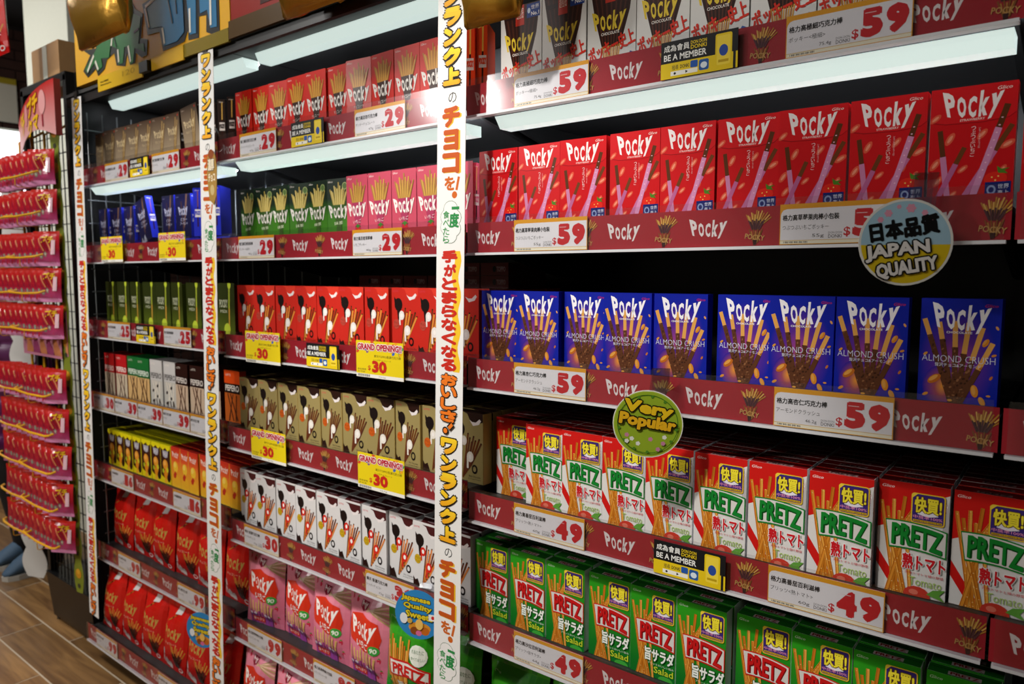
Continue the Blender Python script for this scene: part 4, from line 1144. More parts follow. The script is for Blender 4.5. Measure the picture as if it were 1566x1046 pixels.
BB.transform(Matrix.Translation((0, 0, -1.86))); BM.transform(Matrix.Translation((0, 0, -1.86)))
for x, z, ry, lab in ((-0.978, 1.985, 1.3, 'white vertical banner with yellow and orange lettering between right and middle bays'), (-1.862, 1.985, 2.1, 'white vertical banner with yellow and orange lettering between middle and left bays'), (-2.675, 1.985, 2.5, 'white vertical banner at the far left end beside the wire rack')):
    o = link('hanging_banner', BB); o.location = (x, -0.040, z); o.rotation_euler = (0, R(ry), 0); o.scale = (1, 1, 0.973)
    tag(o, lab, 'banner', 'white hanging banners')
    link('printed_face', BM, o)
    MB().box(-0.012, -0.003, -0.004, 0.012, 0.002, 0.02).build('clip', 'black_plastic', o)

# ------------------------------------------------------------------ round shelf wobblers
def disc(r_mm, n=40, rx=1.0): return [(r_mm*rx*math.cos(2*math.pi*k/n)/1000, r_mm*math.sin(2*math.pi*k/n)/1000) for k in range(n)]
def wobbler(name, art, R_, loc, rot, arm, label):
    o = MB().prism(disc(R_), -0.0008, 0.0, lin('#e8e8e0')).build(name, 'printed_paper')
    o.location = loc; o.rotation_euler = rot
    tag(o, label, 'shelf talker')
    me = art.mesh('printed_face', 'printed_paper', y=-0.0008, cutout=False)
    me.transform(Matrix.Translation((-art.w/2000, 0, -art.h/2000)))
    link('printed_face', me, o)
    P = [Vector(p) for p in arm]
    m = MB(); wv = Vector((0.014, 0, 0))
    for p, q in zip(P, P[1:]):
        n_ = (q - p).cross(wv).normalized() * 0.0005
        m.loft([[p - wv + n_, p + wv + n_, p + wv - n_, p - wv - n_], [q - wv + n_, q + wv + n_, q + wv - n_, q - wv - n_]])
    m.build('plastic_arm', 'clear_arm', o)
    return o
def in_disc(a, cu, cv, r_, v0, v1, col, n=24):
    pts = []
    t0 = math.asin(max(-1, min(1, (v0-cv)/r_))); t1 = math.asin(max(-1, min(1, (v1-cv)/r_)))
    for k in range(n+1): t = t0 + (t1-t0)*k/n; pts.append((cu + r_*math.cos(t), cv + r_*math.sin(t)))
    for k in range(n+1): t = t1 + (t0-t1)*k/n; pts.append((cu - r_*math.cos(t), cv + r_*math.sin(t)))
    a.poly(pts, col)
a = Art(110, 110)
in_disc(a, 55, 55, 54, 1, 109, '#ecece6'); in_disc(a, 55, 55, 52, 52, 107, '#a9cfe2'); in_disc(a, 55, 55, 52, 3, 52, '#e3c51e')
for u, v, q in ((34, 92, 5), (60, 98, 6), (76, 92, 4), (46, 100, 3), (84, 86, 4), (25, 84, 4)):
    a.ell(u, v, q, q*0.5, '#e8a0b8', 0); a.ell(u, v, q, q*0.5, '#e8a0b8', 60); a.ell(u, v, q, q*0.5, '#e8a0b8', 120)
a.text('日本品質', 12, 60, 94, 86, '#111111', off=0.05, rot=9)
a.text('JAPAN', 8, 33, 84, 55, '#efece8', off=0.05, rot=7, out=('#16120c', 0.09)); a.text('QUALITY', 22, 12, 94, 33, '#efece8', off=0.05, rot=10, out=('#16120c', 0.09))
wobbler('shelf_talker', a, 55, (-0.190, -0.05, 1.441), (0, 0, R(24)), [(0.02, 0.004, 0.045), (0.022, 0.002, 0.078), (0.024, 0.01, 0.088), (0.02, 0.018, 0.07), (0.018, 0.02, 0.03)], 'round blue and yellow shelf talker reading Japan quality on the right bay')
a = Art(110, 110)
in_disc(a, 55, 55, 54.5, 1, 109, '#a9bd3c'); in_disc(a, 55, 55, 53, 2, 108, '#93ae2a')
for k in range(40):
    t0, t1 = 2*math.pi*k/40, 2*math.pi*(k+1)/40
    a.line((55 + 48*math.cos(t0), 55 + 48*math.sin(t0)), (55 + 48*math.cos(t1), 55 + 48*math.sin(t1)), 1.1, '#356a1c', new=(k == 0))
    if k % 3 == 0: a.ell(55 + 46*math.cos(t0), 55 + 46*math.sin(t0), 2.4, 2.4, '#4f8424')
a.text('Very', 16, 66, 96, 92, '#e8c21e', off=0.07, rot=-9, out=('#1c160c', 0.08)); a.text('Popular', 9, 44, 100, 70, '#e8b41e', off=0.06, rot=-8, out=('#1c160c', 0.08))
for u, v, c in ((22, 36, '#c884a0'), (30, 30, '#e4e6dc'), (80, 24, '#c884a0'), (72, 14, '#c884a0'), (40, 22, '#e4e6dc'), (82, 34, '#e4e6dc'), (22, 26, '#e4e6dc'), (60, 30, '#c884a0')): a.ell(u, v, 4, 4, c, n=5)
wobbler('shelf_talker', a, 56, (-0.550, -0.05, 1.160), (R(4), 0, R(26)), [(0.014, 0.004, 0.045), (0.018, 0.004, 0.07), (0.02, 0.01, 0.09), (0.02, 0.018, 0.086), (0.02, 0.02, 0.05)], 'round green shelf talker with yellow lettering very popular, right bay')
def sweets_art():
    a = Art(110, 110)
    in_disc(a, 55, 55, 54, 1, 109, '#2f86c4')
    for i, t in enumerate(('Japanese', 'Quality', 'Sweets')): a.text(t, 16 + 5*i, 80 - 17*i, 84 + 3*i, 95 - 17*i, '#e2cb2a', off=0.05, rot=-5, out=('#1a1810', 0.08))
    a.rect(80, 46, 100, 60, '#f0eee8'); a.ell(90, 53, 4, 4, '#d02a2a')
    a.ell(58, 26, 26, 12, '#d8902a'); a.ell(46, 18, 10, 9, '#8a4a1c'); a.ell(70, 20, 11, 9, '#c4681e'); a.ell(58, 34, 9, 12, '#f0c060'); a.ell(56, 14, 7, 6, '#d86a9a')
    a.ell(22, 44, 9, 12, '#e4e8ec'); a.ell(36, 40, 6, 6, '#d0a848')
    return a
for i, (loc, lab) in enumerate((((-1.082, -0.05, 0.682), 'round blue shelf talker about sweets beside the right banner'), ((-1.992, -0.045, 0.362), 'round blue shelf talker half hidden behind the middle banner'))):
    wobbler('shelf_talker', sweets_art(), 53, loc, (0, 0, R(20)), [(0.01, 0.004, 0.035), (0.014, 0.004, 0.058), (0.016, 0.012, 0.066), (0.016, 0.018, 0.03)], lab)
# gold leaf shaped sticker hanging on the middle banner
gm = MB().prism([(0.0, 0.07), (0.022, 0.055), (0.03, 0.02), (0.024, -0.05), (0.008, -0.075), (-0.012, -0.06), (-0.02, 0.0), (-0.016, 0.05)], -0.001, 0.0, lin('#a8823c'))
o = gm.build('gold_sticker', 'printed_paper'); o.location = (-1.852, -0.0425, 1.66)
tag(o, 'brown and gold leaf shaped sticker on the middle banner', 'sticker')
ga = Art(50, 150); ga.text('濃厚', 8, 84, 40, 116, '#e8dcc0', off=0.04, out=('#4a2c14', 0.06)); ga.text('チョコ', 8, 56, 42, 78, '#f0e4c8', off=0.04); ga.ell(25, 128, 14, 12, '#8a4418'); ga.ell(26, 34, 10, 14, '#c8b078')
gme = ga.mesh('printed_face', 'printed_paper', y=-0.001, cutout=False); gme.transform(Matrix.Translation((-0.022, 0, -0.07))); link('printed_face', gme, o)
# clear empty clip ring on the middle bay's top rail
o = MB().tube([(0.026*math.cos(t), -0.008*math.sin(2*t), 0.03*math.sin(t)) for t in [0.2 + k*0.3 for k in range(19)]], 0.0022, 5).build('clip_ring', 'clear_arm'); o.location = (-1.845, -0.03, 1.755)
tag(o, 'clear plastic ring hanging on the top rail by the middle banner', 'clip')
# ------------------------------------------------------------------ sign boards above the shelving
sb = MB().box(-2.72, -0.012, 2.03, -1.795, 0.012, 2.62, lin('#d9a214')).build('sign_board', 'printed_paper')
tag(sb, 'yellow sign board with blue and green graffiti lettering above the left bay', 'sign')
BO = [(-2.245, 2.188), (-2.153, 2.2), (-2.107, 2.26), (-1.984, 2.3), (-1.84, 2.28), (-1.842, 2.032), (-1.878, 2.033), (-1.906, 2.044), (-1.903, 2.087), (-1.94, 2.091), (-1.944, 2.037), (-1.997, 2.041), (-1.998, 2.068), (-2.019, 2.042), (-2.066, 2.039), (-2.137, 2.038), (-2.152, 2.093), (-2.222, 2.098)]
B1 = [(-2.229, 2.175), (-2.148, 2.185), (-2.108, 2.24), (-2.02, 2.26), (-2.017, 2.066), (-2.055, 2.049), (-2.126, 2.05), (-2.137, 2.105), (-2.211, 2.112)]
B2 = [(-2.008, 2.25), (-1.945, 2.24), (-1.955, 2.051), (-1.987, 2.053)]
B3 = [(-1.936, 2.25), (-1.85, 2.25), (-1.852, 2.047), (-1.883, 2.05), (-1.896, 2.098), (-1.931, 2.096)]
GO = [(-2.399, 2.181), (-2.358, 2.183), (-2.355, 2.212), (-2.304, 2.206), (-2.288, 2.184), (-2.244, 2.162), (-2.264, 2.098), (-2.224, 2.086), (-2.231, 2.044), (-2.263, 2.043), (-2.297, 2.062), (-2.307, 2.032), (-2.337, 2.032), (-2.354, 2.072), (-2.369, 2.036), (-2.425, 2.048), (-2.437, 2.087), (-2.489, 2.076), (-2.508, 2.051), (-2.555, 2.038), (-2.569, 2.062), (-2.63, 2.045), (-2.662, 2.07), (-2.605, 2.11), (-2.654, 2.134), (-2.561, 2.124), (-2.553, 2.196), (-2.526, 2.215), (-2.496, 2.198), (-2.496, 2.16), (-2.437, 2.159), (-2.4, 2.145)]
G1_ = [(-2.377, 2.174), (-2.344, 2.175), (-2.341, 2.199), (-2.305, 2.195), (-2.3, 2.174), (-2.255, 2.156), (-2.277, 2.084), (-2.245, 2.079), (-2.241, 2.055), (-2.275, 2.068), (-2.303, 2.076), (-2.314, 2.039), (-2.336, 2.036), (-2.338, 2.089), (-2.367, 2.091), (-2.38, 2.047), (-2.41, 2.048), (-2.412, 2.096), (-2.458, 2.112), (-2.469, 2.079), (-2.525, 2.086), (-2.519, 2.06), (-2.553, 2.052), (-2.575, 2.08), (-2.629, 2.057), (-2.644, 2.074), (-2.58, 2.106), (-2.553, 2.122), (-2.538, 2.186), (-2.516, 2.199), (-2.508, 2.162), (-2.485, 2.151), (-2.393, 2.137)]
TEAL = [(-2.642, 2.34), (-2.544, 2.34), (-2.547, 2.177), (-2.628, 2.207)]
DKBL = [(-2.488, 2.34), (-2.367, 2.33), (-2.414, 2.225), (-2.442, 2.183), (-2.483, 2.168), (-2.542, 2.221)]
m = MB(); lay = [0]
def sp(pts, c, y):
    m.prism(pts, y - 0.0006, y, lin(c))
sp([(-2.66, 2.35), (-2.535, 2.35), (-2.535, 2.165), (-2.645, 2.195)], '#15181a', -0.0121); sp(TEAL, '#3f6a6c', -0.0130)
sp(DKBL, '#16306e', -0.0130)
sp(BO, '#101214', -0.0130); sp(GO, '#10140e', -0.0131)
for q in (B1, B2, B3): sp(q, '#1c6a96', -0.0142)
sp(G1_, '#16662a', -0.0142)
for p, q in (((-2.226, 2.172), (-2.207, 2.115)), ((-2.132, 2.10), (-2.123, 2.055)), ((-2.34, 2.09), (-2.329, 2.042)), ((-2.374, 2.172), (-2.37, 2.145)), ((-2.408, 2.092), (-2.405, 2.054)), ((-2.626, 2.062), (-2.575, 2.104)), ((-2.566, 2.085), (-2.548, 2.056)), ((-1.982, 2.12), (-1.984, 2.058)), ((-1.878, 2.12), (-1.88, 2.056)), ((-2.535, 2.19), (-2.52, 2.196)), ((-2.338, 2.195), (-2.308, 2.192)), ((-2.225, 2.176), (-2.15, 2.19)), ((-2.505, 2.155), (-2.47, 2.145)), ((-2.45, 2.11), (-2.44, 2.14))):
    d = Vector((q[0]-p[0], q[1]-p[1])).normalized() * 0.0045
    sp([(p[0]-d.y, p[1]+d.x), (p[0]+d.y, p[1]-d.x), (q[0]+d.y, q[1]-d.x), (q[0]-d.y, q[1]+d.x)], '#d8d4c8', -0.0152)
for p, q in (((-2.115, 2.24), (-2.075, 2.10)), ((-2.06, 2.25), (-2.05, 2.12)), ((-2.44, 2.15), (-2.415, 2.10)), ((-2.30, 2.12), (-2.27, 2.125))):
    d = Vector((q[0]-p[0], q[1]-p[1])).normalized() * 0.003
    sp([(p[0]-d.y, p[1]+d.x), (p[0]+d.y, p[1]-d.x), (q[0]+d.y, q[1]-d.x), (q[0]-d.y, q[1]+d.x)], '#0c1210', -0.0152)
m.build('graffiti_lettering', 'printed_paper', sb)
MB().box(-2.545, -0.02, 1.985, -2.252, -0.016, 2.03, lin('#d8b022')).build('caption_plate', 'printed_card', sb)
ca = Art(293, 45); ca.text('No Nikki', 20, 24, 76, 30, '#3a3010', off=0.02); ca.text('Marketing Inc.', 20, 14, 96, 20, '#3a3010', off=0.02); ca.text('120', 170, 20, 250, 36, '#b08c14')
cme = ca.mesh('caption_lettering', 'printed_card'); o = link('caption_lettering', cme, sb); o.location = (-2.545, -0.0205, 1.985)
MB().box(-2.195, -0.02, 1.992, -2.015, -0.016, 2.03, lin('#cfa41c')).build('caption_plate', 'printed_card', sb)
MB().box(-2.25, -0.03, 1.992, -2.20, -0.016, 2.022).build('sign_clamp', 'black_plastic', sb)
MB().box(-2.015, -0.018, 1.998, -1.795, -0.012, 2.032, lin('#7a6a1c')).build('bottom_channel', 'printed_card', sb)
s2 = MB().box(-1.79, -0.012, 2.035, -0.9, 0.012, 2.62, lin('#8a1a10')).build('sign_board', 'printed_card')
tag(s2, 'dark red sign board above the middle bay, next to the yellow one', 'sign')
m = MB(); m.prism([(-1.72, 2.62), (-1.60, 2.62), (-1.45, 2.06), (-1.62, 2.06)], -0.0126, -0.0121, lin('#b8281a')); m.prism([(-1.64, 2.2), (-1.6, 2.2), (-1.56, 2.06), (-1.66, 2.06)], -0.0132, -0.0127, lin('#3a0e08')); m.prism([(-1.58, 2.3), (-1.5, 2.3), (-1.53, 2.12), (-1.56, 2.12)], -0.0138, -0.0133, lin('#d8d0c8')); m.build('printed_shapes', 'printed_card', s2)
MB().box(-1.79, -0.02, 2.002, -0.9, -0.0125, 2.045, lin('#4a3410')).build('bottom_channel', 'printed_card', s2)

for o_ in (sb, s2): o_.location = (0.05, -0.026, -0.012)
# ------------------------------------------------------------------ gold foil ornaments hanging from the ceiling
def foil(x0, x1, z0, z1, y, th, label):
    cx, cz = (x0+x1)/2, z0
    o = empty('foil_ornament', (cx, y, z0)); tag(o, label, 'ornament', 'gold foil ornaments')
    W, H = x1-x0, z1-z0
    rings = []
    N = 22
    for j in range(11):
        t = j/10; sc = math.sin(math.pi*min(0.5, t*1.6 + 0.02))**0.5 if t < 0.4 else 1.0
        r2 = []
        for k in range(N):
            a_ = 2*math.pi*k/N
            cx_, sy_ = math.cos(a_), math.sin(a_)
            px = W/2*math.copysign(abs(cx_)**0.45, cx_)*(0.93 + 0.07*sc); py = th/2*math.copysign(abs(sy_)**0.7, sy_)*sc
            r2.append((px, py + 0.006*math.sin(9*t + k), t*H + 0.006*math.sin(k*1.7)*(1-t)))
        rings.append(r2)
    MB().loft(rings).build('foil_body', 'gold_foil', o, smooth=True)
    MB().tube([(0, 0, H), (0, 0, max(0.05, 3.3 - z0))], 0.0015, 5).build('hanging_wire', 'grey_metal', o)
foil(-0.895, -0.772, 1.835, 2.08, -0.10, 0.06, 'gold foil ornament hanging above the white cartons of the right bay')
foil(-1.43, -1.225, 1.962, 2.25, -0.10, 0.09, 'gold foil ornament hanging above the middle bay')
foil(-2.33, -2.03, 2.045, 2.42, -0.16, 0.08, 'gold foil ornament hanging before the yellow sign board')

# ------------------------------------------------------------------ wire rack with candy bags at the left end
rk = empty('wire_rack', (-3.08, 0.05, 0)); tag(rk, 'black wire rack with yellow loops holding red candy bags, at the left', 'rack')
def rpart(name, mb, mt):
    mb.v = [tuple(Vector(p) - Vector((-3.08, 0.05, 0))) for p in mb.v]
    return mb.build(name, mt, rk)
rpart('base_bin', MB().loft([[(-3.25, 0.0, 0.02), (-2.86, 0.0, 0.02), (-2.86, 0.34, 0.02), (-3.25, 0.34, 0.02)], [(-3.28, -0.01, 0.20), (-2.86, -0.01, 0.20), (-2.86, 0.34, 0.20), (-3.28, 0.34, 0.20)]]), 'black_plastic')
for xx, yy in ((-3.24, 0.02), (-2.9, 0.02), (-3.24, 0.3), (-2.9, 0.3)): rpart('foot', MB().tube([(xx, yy, 0.0), (xx, yy, 0.025)], 0.014, 8), 'black_plastic')
for xx in (-3.27, -2.87): rpart('frame_post', MB().box(xx - 0.012, 0.0, 0.18, xx + 0.012, 0.03, 2.1), 'black_metal')
rpart('frame_top', MB().box(-3.28, 0.0, 2.08, -2.86, 0.03, 2.11), 'black_metal')
rpart('side_panel', MB().box(-2.862, 0.03, 0.18, -2.85, 0.34, 2.11), 'black_metal')
m = MB()
for k in range(12): m.tube([(-3.25 + k*0.034, 0.012, 0.2), (-3.25 + k*0.034, 0.012, 2.09)], 0.0022, 4)
for k in range(30): m.tube([(-3.27, 0.016, 0.24 + k*0.064), (-2.87, 0.016, 0.24 + k*0.064)], 0.0022, 4)
g = rpart('wire_grid', m, 'black_metal')
ROWZ = [1.83, 1.695, 1.55, 1.425, 1.295, 1.065, 0.925, 0.79, 0.655, 0.52]
for xx in (-3.23, -3.11, -2.99, -2.90):
    rpart('yellow_upright', MB().tube([(xx, -0.03, 0.36), (xx, -0.03, 1.9), (xx, 0.012, 1.93)], 0.005, 6), 'yellow_wire')
RW = ['top','second','third','fourth','fifth','sixth','seventh','eighth','ninth','lowest']
for r_, zt in enumerate(ROWZ):
    for c_, (xr, nb) in enumerate(((-2.86, 5), (-3.125, 4))):
        zl = zt - 0.088
        xa, xb = xr - (nb - 1)*0.0535 - 0.045, xr + 0.035
        pa = [(xa - 0.004, -0.118, zl + 0.007), (xa, -0.13, zl + 0.003), (xa + 0.02, -0.134, zl), ((xa + xb)/2, -0.136, zl - 0.003), (xb - 0.02, -0.134, zl), (xb, -0.128, zl + 0.003), (xb + 0.004, -0.114, zl + 0.008)]
        lp = rpart('yellow_loop', MB().tube(pa, 0.004, 6), 'yellow_wire')
        xm = (xa + xb)/2
        st = MB().tube([(xm, -0.136, zl - 0.003), (xm, -0.136, zt - 0.119), (xm, -0.130, zt - 0.1235), (xm, -0.03, zt - 0.1235)], 0.0016, 5)
        st.v = [tuple(Vector(p) - Vector((-3.08, 0.05, 0))) for p in st.v]
        st.build('stem', 'yellow_wire', lp)
        for k in range(nb):
            bag('candy', xr - 0.06 - k*0.0545, -0.090 + rnd.uniform(-0.001, 0.001), zt - 0.1205, f'red and pink candy bag, {ORD[k]} from right in its loop, {("right","left")[c_]} side, {RW[r_]} rack row', 'candy bags on the wire rack', rz=30 + rnd.uniform(-2, 2), rx=rnd.uniform(-3, -1.5), ry=rnd.uniform(-1, 1), sc=rnd.uniform(0.84, 0.87))
# header card
m = MB(); n = 10
hp = []
for k in range(n+1):
    t = k/n; x = -3.21 + 0.53*t; y = -0.105 + 0.05*(1-t)**2*1.4
    hp.append((x, y, 1.855 + 0.055*math.sin(math.pi*t) - 0.03*(1-t), 2.035 - 0.07*(1-t)**2))
for (xa, ya, la, ha), (xb, yb, lb, hb) in zip(hp, hp[1:]):
    cl, ch = lin('#d8a0a0'), lin('#b82420')
    m.face([(xa, ya, la), (xb, yb, lb), (xb, yb, hb), (xa, ya, ha)], [cl, cl, ch, ch])
    m.face([(xb, yb + 0.002, lb), (xa, ya + 0.002, la), (xa, ya + 0.002, ha), (xb, yb + 0.002, hb)], cl)
m.face([(hp[-1][0], hp[-1][1], hp[-1][2]), (hp[-1][0], hp[-1][1] + 0.02, hp[-1][2]), (hp[-1][0], hp[-1][1] + 0.02, hp[-1][3]), (hp[-1][0], hp[-1][1], hp[-1][3])], lin('#8a3a38'))
hc = m.build('header_card', 'printed_card'); tag(hc, 'curved pink and red header card with yellow lettering atop the wire rack', 'card')
ha = Art(500, 180); ha.text('プチ', 230, 92, 370, 158, '#e8b81c', off=0.05, rot=8, out=('#a01c20', 0.07)); ha.text('クマ', 230, 30, 370, 88, '#e8b81c', off=0.05, rot=8); ha.text('プチ', 40, 40, 170, 125, '#e8b81c', off=0.05, rot=8); ha.ell(410, 120, 34, 40, '#e0a0a0'); ha.ell(200, 105, 26, 38, '#d89090'); ha.rect(404, 40, 416, 80, '#9a2c3c')
hm = ha.mesh('header_lettering', 'printed_card', surf=lambda s, t: -0.105 + 0.07*(1-s)**2 - 0.001, grid=(12, 4)); o = link('header_lettering', hm, hc); o.location = (-3.20, 0, 1.855)
# pink cards under the fifth row
for x0, x1, z0, z1, y, lab in ((-3.22, -2.86, 1.10, 1.19, -0.06, 'pink hanging card below the fifth row of the wire rack'), (-2.93, -2.83, 1.11, 1.27, -0.05, 'small pink card at the right edge of the wire rack')):
    o = MB().box(x0, y, z0, x1, y + 0.002, z1, lin('#c87a96'), front=lin('#cf86a0')).build('pink_card', 'printed_card'); tag(o, lab, 'card')
    m = MB()
    for k in range(5): m.face([(q_[0], y - 0.0006, q_[1]) for q_ in ((x0 + (x1-x0)*(0.1 + k*0.18), z0 + 0.01), (x0 + (x1-x0)*(0.30 + k*0.18), z0 + 0.01), (x0 + (x1-x0)*(0.2 + k*0.17), z1 - 0.02), (x0 + (x1-x0)*(0.12 + k*0.17), z1 - 0.03))], lin('#a84a78' if k % 2 else '#d88a5c'))
    m.build('printed_face', 'printed_card', o)
# scalloped garlands
def scallop(name, x, y, z0, z1, wd, ry, front, lab, deco):
    n = int((z1 - z0)/0.115)
    pts_r, pts_l = [], []
    for k in range(n*8 + 1):
        z = z0 + (z1-z0)*k/(n*8); b_ = wd*(0.62 + 0.38*abs(math.sin(math.pi*k/8)))
        pts_r.append((b_, z)); pts_l.append((-b_, z))
    mb = MB()
    for k in range(n*8): 
        (a0, za), (a1, zb_) = pts_r[k], pts_r[k+1]
        mb.face([(-a0, 0, za), (a0, 0, za), (a1, 0, zb_), (-a1, 0, zb_)], lin(front)); mb.face([(a0, 0.0015, za), (-a0, 0.0015, za), (-a1, 0.0015, zb_), (a1, 0.0015, zb_)], lin('#d8d8d4'))
    o = mb.build(name, 'printed_paper'); o.location = (x, y, 0); o.rotation_euler = (0, 0, R(ry)); tag(o, lab, 'garland')
    if deco:
        m = MB(); r2 = random.Random(2)
        for k in range(n):
            zc = z0 + (z1-z0)*(k + 0.5)/n
            for dx, dz, q, c in ((0, 0.012, 0.62, '#c88a1c'), (0.0, -0.034, 0.3, '#3a3a2c'), (0.0, 0.02, 0.35, '#dca42c')):
                m.face([(dx + wd*q*math.cos(t), -0.0006 - (1 - q)*0.0015, zc + dz + 0.03*q*math.sin(t)) for t in [2*math.pi*i/10 for i in range(10)]], lin(c))
        m.build('printed_motifs', 'printed_paper', o)['kind'] = 'stuff'
scallop('scalloped_garland', -2.845, -0.05, 0.24, 2.06, 0.030, 8, '#7a8428', 'olive green and orange scalloped garland along the right edge of the wire rack', True)
scallop('scalloped_garland', -3.40, -0.01, 0.14, 1.75, 0.07, 20, '#cfcfcc', 'white scalloped garland along the left edge of the wire rack', False)

# ------------------------------------------------------------------ things behind the rack
cbx = MB().box(-3.32, 0.06, 2.112, -3.06, 0.32, 2.27).build('cardboard_box', 'cardboard'); tag(cbx, 'brown cardboard box on top of the wire rack', 'box')
MB().box(-3.21, 0.058, 2.113, -3.17, 0.0605, 2.268).build('tape', 'white_panel', cbx)
struct(MB().box(-4.66, 0.5, 0.0, -4.1, 0.75, 3.3).build('wall_pillar', 'white_panel'))
def facing_x(o, loc): o.location = loc; o.rotation_euler = (0, 0, R(90))
na = Art(600, 330, '#d2cec0'); na.rect(0, 285, 600, 330, '#a8962a'); na.text('理解は', 40, 160, 330, 270, '#17130f', off=0.03); na.text('最後製作', 30, 30, 360, 140, '#17130f', off=0.03); na.line((10, 18), (400, 14), 5, '#c05a5a')
no = MB().box(-0.3, -0.006, 0, 0.3, 0.0, 0.33, lin('#d2cec0')).build('paper_notice', 'printed_paper'); tag(no, 'white paper notice with black brush characters on the brick wall', 'notice')
nm = na.mesh('printed_face', 'printed_paper', y=-0.006, du=300); link('printed_face', nm, no)
facing_x(no, (-6.58, 0.78, 2.56))
mat('lightbox_face', '#ffffff', emit=3.2, emitcol='#f4f6ff')
lb = MB().box(-0.45, -0.06, 0, 0.45, 0.0, 0.72).build('lightbox', 'white_panel'); tag(lb, 'bright white lightbox on the brick wall behind the wire rack', 'lightbox')
MB().box(-0.43, -0.066, 0.02, 0.43, -0.061, 0.70).build('lit_face', 'lightbox_face', lb)
facing_x(lb, (-6.55, 0.70, 1.78))
hb = bag('redbag', -3.27, -0.10, 2.19, 'large red stick bag hanging from the ceiling above the wire rack', None, rz=8, rx=0, ry=-4, sc=1.35)
MB().tube([(0, 0, 0.2), (0, 0, 0.8)], 0.001, 5).build('string', 'grey_metal', hb)

# ------------------------------------------------------------------ a shopper walking behind the rack
pe = empty('person', (-3.925, 0.15, 0)); tag(pe, 'person in a purple puffer jacket, black trousers and blue trainers behind the wire rack', 'person')
def skin_body():
    V, E, Rr = [], [], []
    def j(p, r, par=None):
        V.append(p); Rr.append(r); k = len(V) - 1
        if par is not None: E.append((par, k))
        return k
    pel = j((0, 0, 0.80), 0.12); sp_ = j((0, 0.0, 0.98), 0.11, pel); ch = j((0, 0.0, 1.15), 0.12, sp_); nk = j((0, 0.0, 1.27), 0.05, ch)
    hd = j((0, -0.02, 1.34), 0.07, nk); h2 = j((0, -0.025, 1.42), 0.085, hd); j((0, -0.02, 1.50), 0.05, h2)
    nose = j((0, -0.11, 1.40), 0.014, h2)
    for sx in (-1, 1):
        hip = j((sx*0.085, 0, 0.74), 0.085, pel); kn = j((sx*0.088, -0.03, 0.42), 0.055, hip); an = j((sx*0.088, 0.03, 0.09), 0.036, kn); j((sx*0.09, -0.10, 0.04), 0.03, an)
        sh = j((sx*0.15, 0, 1.22), 0.05, ch); el = j((sx*0.20, 0.03, 0.99), 0.04, sh); wr = j((sx*0.19, -0.07, 0.82), 0.027, el); pm = j((sx*0.19, -0.10, 0.77), 0.028, wr)
        for q, (dx, dz, l) in enumerate(((-0.02, 0, 0.055), (-0.007, 0.0, 0.065), (0.007, 0.0, 0.06), (0.02, 0.0, 0.045))):
            k1 = j((sx*0.19 + dx, -0.125, 0.742), 0.009, pm); j((sx*0.19 + dx, -0.13, 0.742 - l*0.6), 0.008, k1)
        t1 = j((sx*0.165, -0.115, 0.785), 0.010, wr); j((sx*0.155, -0.135, 0.76), 0.009, t1)
    me = bpy.data.meshes.new('body'); me.from_pydata(V, E, [])
    o = link('body', me, pe)
    sk = o.modifiers.new('skin', 'SKIN'); ss = o.modifiers.new('smooth', 'SUBSURF'); ss.levels = 2; ss.render_levels = 2
    for v, r_ in zip(me.skin_vertices[0].data, Rr): v.radius = (r_, r_*0.85)
    me.skin_vertices[0].data[0].use_root = True
    me.materials.append(MATS['skin'])
    return o
skin_body()
m = MB(); n = 24
rings = []
for k in range(57):
    t = k/56; z = 0.60 + t*0.66
    puff = 0.014*abs(math.sin(math.pi*t*8))**0.6
    rx_ = 0.185 + 0.02*(1-t) + puff - (0.10*((t-0.9)/0.1)**2 if t > 0.9 else 0); ry_ = 0.135 + 0.015*(1-t) + puff - (0.07*((t-0.9)/0.1)**2 if t > 0.9 else 0)
    rings.append([(rx_*math.cos(2*math.pi*i/n), ry_*math.sin(2*math.pi*i/n), z) for i in range(n)])
m.loft(rings)
for sx in (-1, 1):
    P = []; rr = []
    for k in range(41):
        t = k/40
        p = Vector((sx*0.15, 0, 1.20)).lerp(Vector((sx*0.215, 0.03, 0.99)), min(1, t*2)) if t < 0.5 else Vector((sx*0.215, 0.03, 0.99)).lerp(Vector((sx*0.195, -0.06, 0.84)), (t-0.5)*2)
        P.append(p); rr.append(0.066 - 0.014*t + 0.012*abs(math.sin(math.pi*t*6))**0.6)
    m.tube(P, rr, 14)
m.loft([[(r_*math.cos(2*math.pi*i/n), r_*0.85*math.sin(2*math.pi*i/n), z) for i in range(n)] for r_, z in ((0.085, 1.235), (0.088, 1.27), (0.078, 1.30))])
m.build('jacket', 'puffer_purple', pe, smooth=True)
m = MB()
for sx in (-1, 1):
    m.tube([(sx*0.08, 0, 0.80), (sx*0.085, 0, 0.65), (sx*0.088, -0.025, 0.42), (sx*0.088, 0.01, 0.22), (sx*0.088, 0.035, 0.05)], [0.105, 0.098, 0.08, 0.074, 0.072], 16)
m.build('trousers', 'trouser_black', pe, smooth=True)
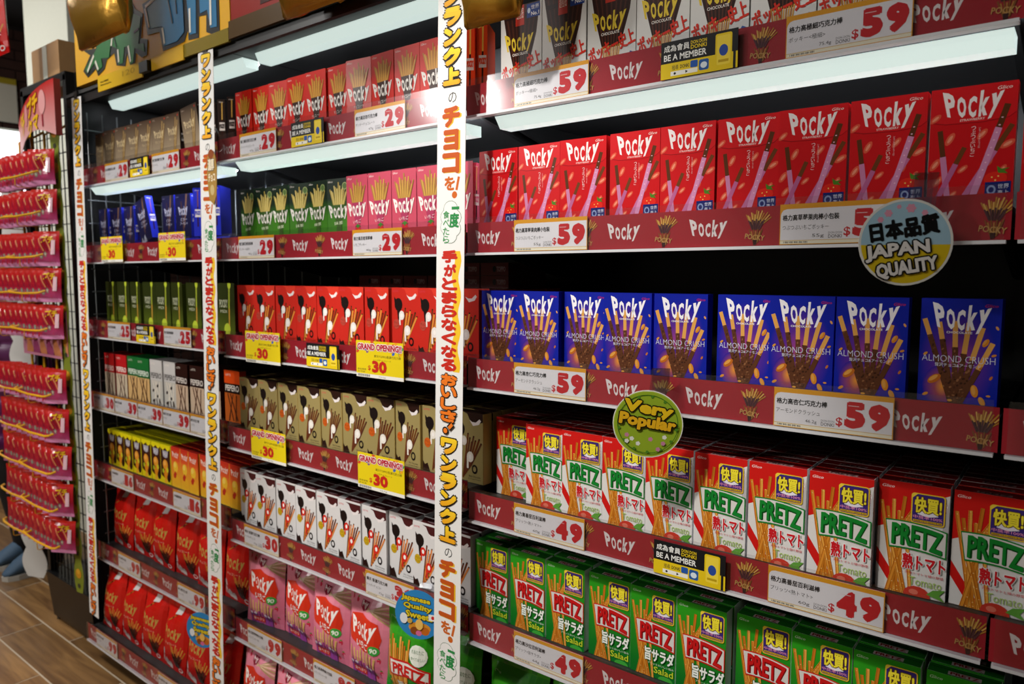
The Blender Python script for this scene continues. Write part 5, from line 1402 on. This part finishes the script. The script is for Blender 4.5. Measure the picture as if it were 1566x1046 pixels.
for sx in (-1, 1):
    def shoe_ring(y, wd, z0, z1): return [(sx*0.088 + wd*math.cos(t), y, z0 + (z1-z0)*(0.5 + 0.5*math.sin(t))) for t in [2*math.pi*i/12 for i in range(12)]]
    s_ = MB().loft([shoe_ring(0.095, 0.025, 0.022, 0.075), shoe_ring(0.07, 0.038, 0.02, 0.10), shoe_ring(0.02, 0.045, 0.02, 0.14), shoe_ring(-0.04, 0.046, 0.018, 0.12), shoe_ring(-0.10, 0.046, 0.018, 0.082), shoe_ring(-0.135, 0.034, 0.018, 0.048), shoe_ring(-0.15, 0.016, 0.02, 0.038)]).build('shoe', 'shoe_blue', pe, smooth=True)
    out = [(0.0, -0.155), (0.03, -0.14), (0.045, -0.10), (0.042, -0.03), (0.04, 0.05), (0.03, 0.095), (0, 0.104), (-0.03, 0.095), (-0.04, 0.05), (-0.042, -0.03), (-0.045, -0.10), (-0.03, -0.14)]
    MB().loft([[(sx*0.088 + x, y, 0.0) for x, y in out], [(sx*0.088 + x*1.02, y*1.01, 0.024) for x, y in out]]).build('sole', 'shoe_sole', s_)
m = MB()
m.loft([[(r_*math.cos(2*math.pi*i/16), 0.01 + r_*1.05*math.sin(2*math.pi*i/16), z) for i in range(16)] for r_, z in ((0.075, 1.30), (0.095, 1.36), (0.1, 1.43), (0.085, 1.49), (0.045, 1.525))])
m.v = [(x, y + 0.02, z) for x, y, z in m.v]
m.build('hair', 'hair_dark', pe, smooth=True)
hbg = empty('handbag', (-3.87, -0.10, 0.58)); tag(hbg, 'small dark handbag with a thin tan strap worn by the person in purple', 'handbag')
MB().loft([[(-0.08, -0.03, 0), (0.08, -0.03, 0), (0.08, 0.03, 0), (-0.08, 0.03, 0)], [(-0.09, -0.04, 0.06), (0.09, -0.04, 0.06), (0.09, 0.04, 0.06), (-0.09, 0.04, 0.06)], [(-0.07, -0.025, 0.13), (0.07, -0.025, 0.13), (0.07, 0.025, 0.13), (-0.07, 0.025, 0.13)]]).build('pouch', 'black_plastic', hbg)
MB().tube([(0.05, 0.0, 0.12), (0.06, 0.02, 0.25), (0.06, 0.045, 0.42), (0.05, 0.06, 0.58), (0.03, 0.10, 0.70)], 0.006, 6).build('strap', 'cardboard', hbg)
for sx in (-1, 1):
    MB().tube([(sx*0.032, -0.102, 1.415), (sx*0.032, -0.094, 1.415)], [0.004, 0.010], 8).build('eye', 'trouser_black', pe)
MB().tube([(-0.022, -0.094, 1.352), (0, -0.099, 1.35), (0.022, -0.094, 1.352)], 0.004, 6).build('mouth', 'puffer_purple', pe)
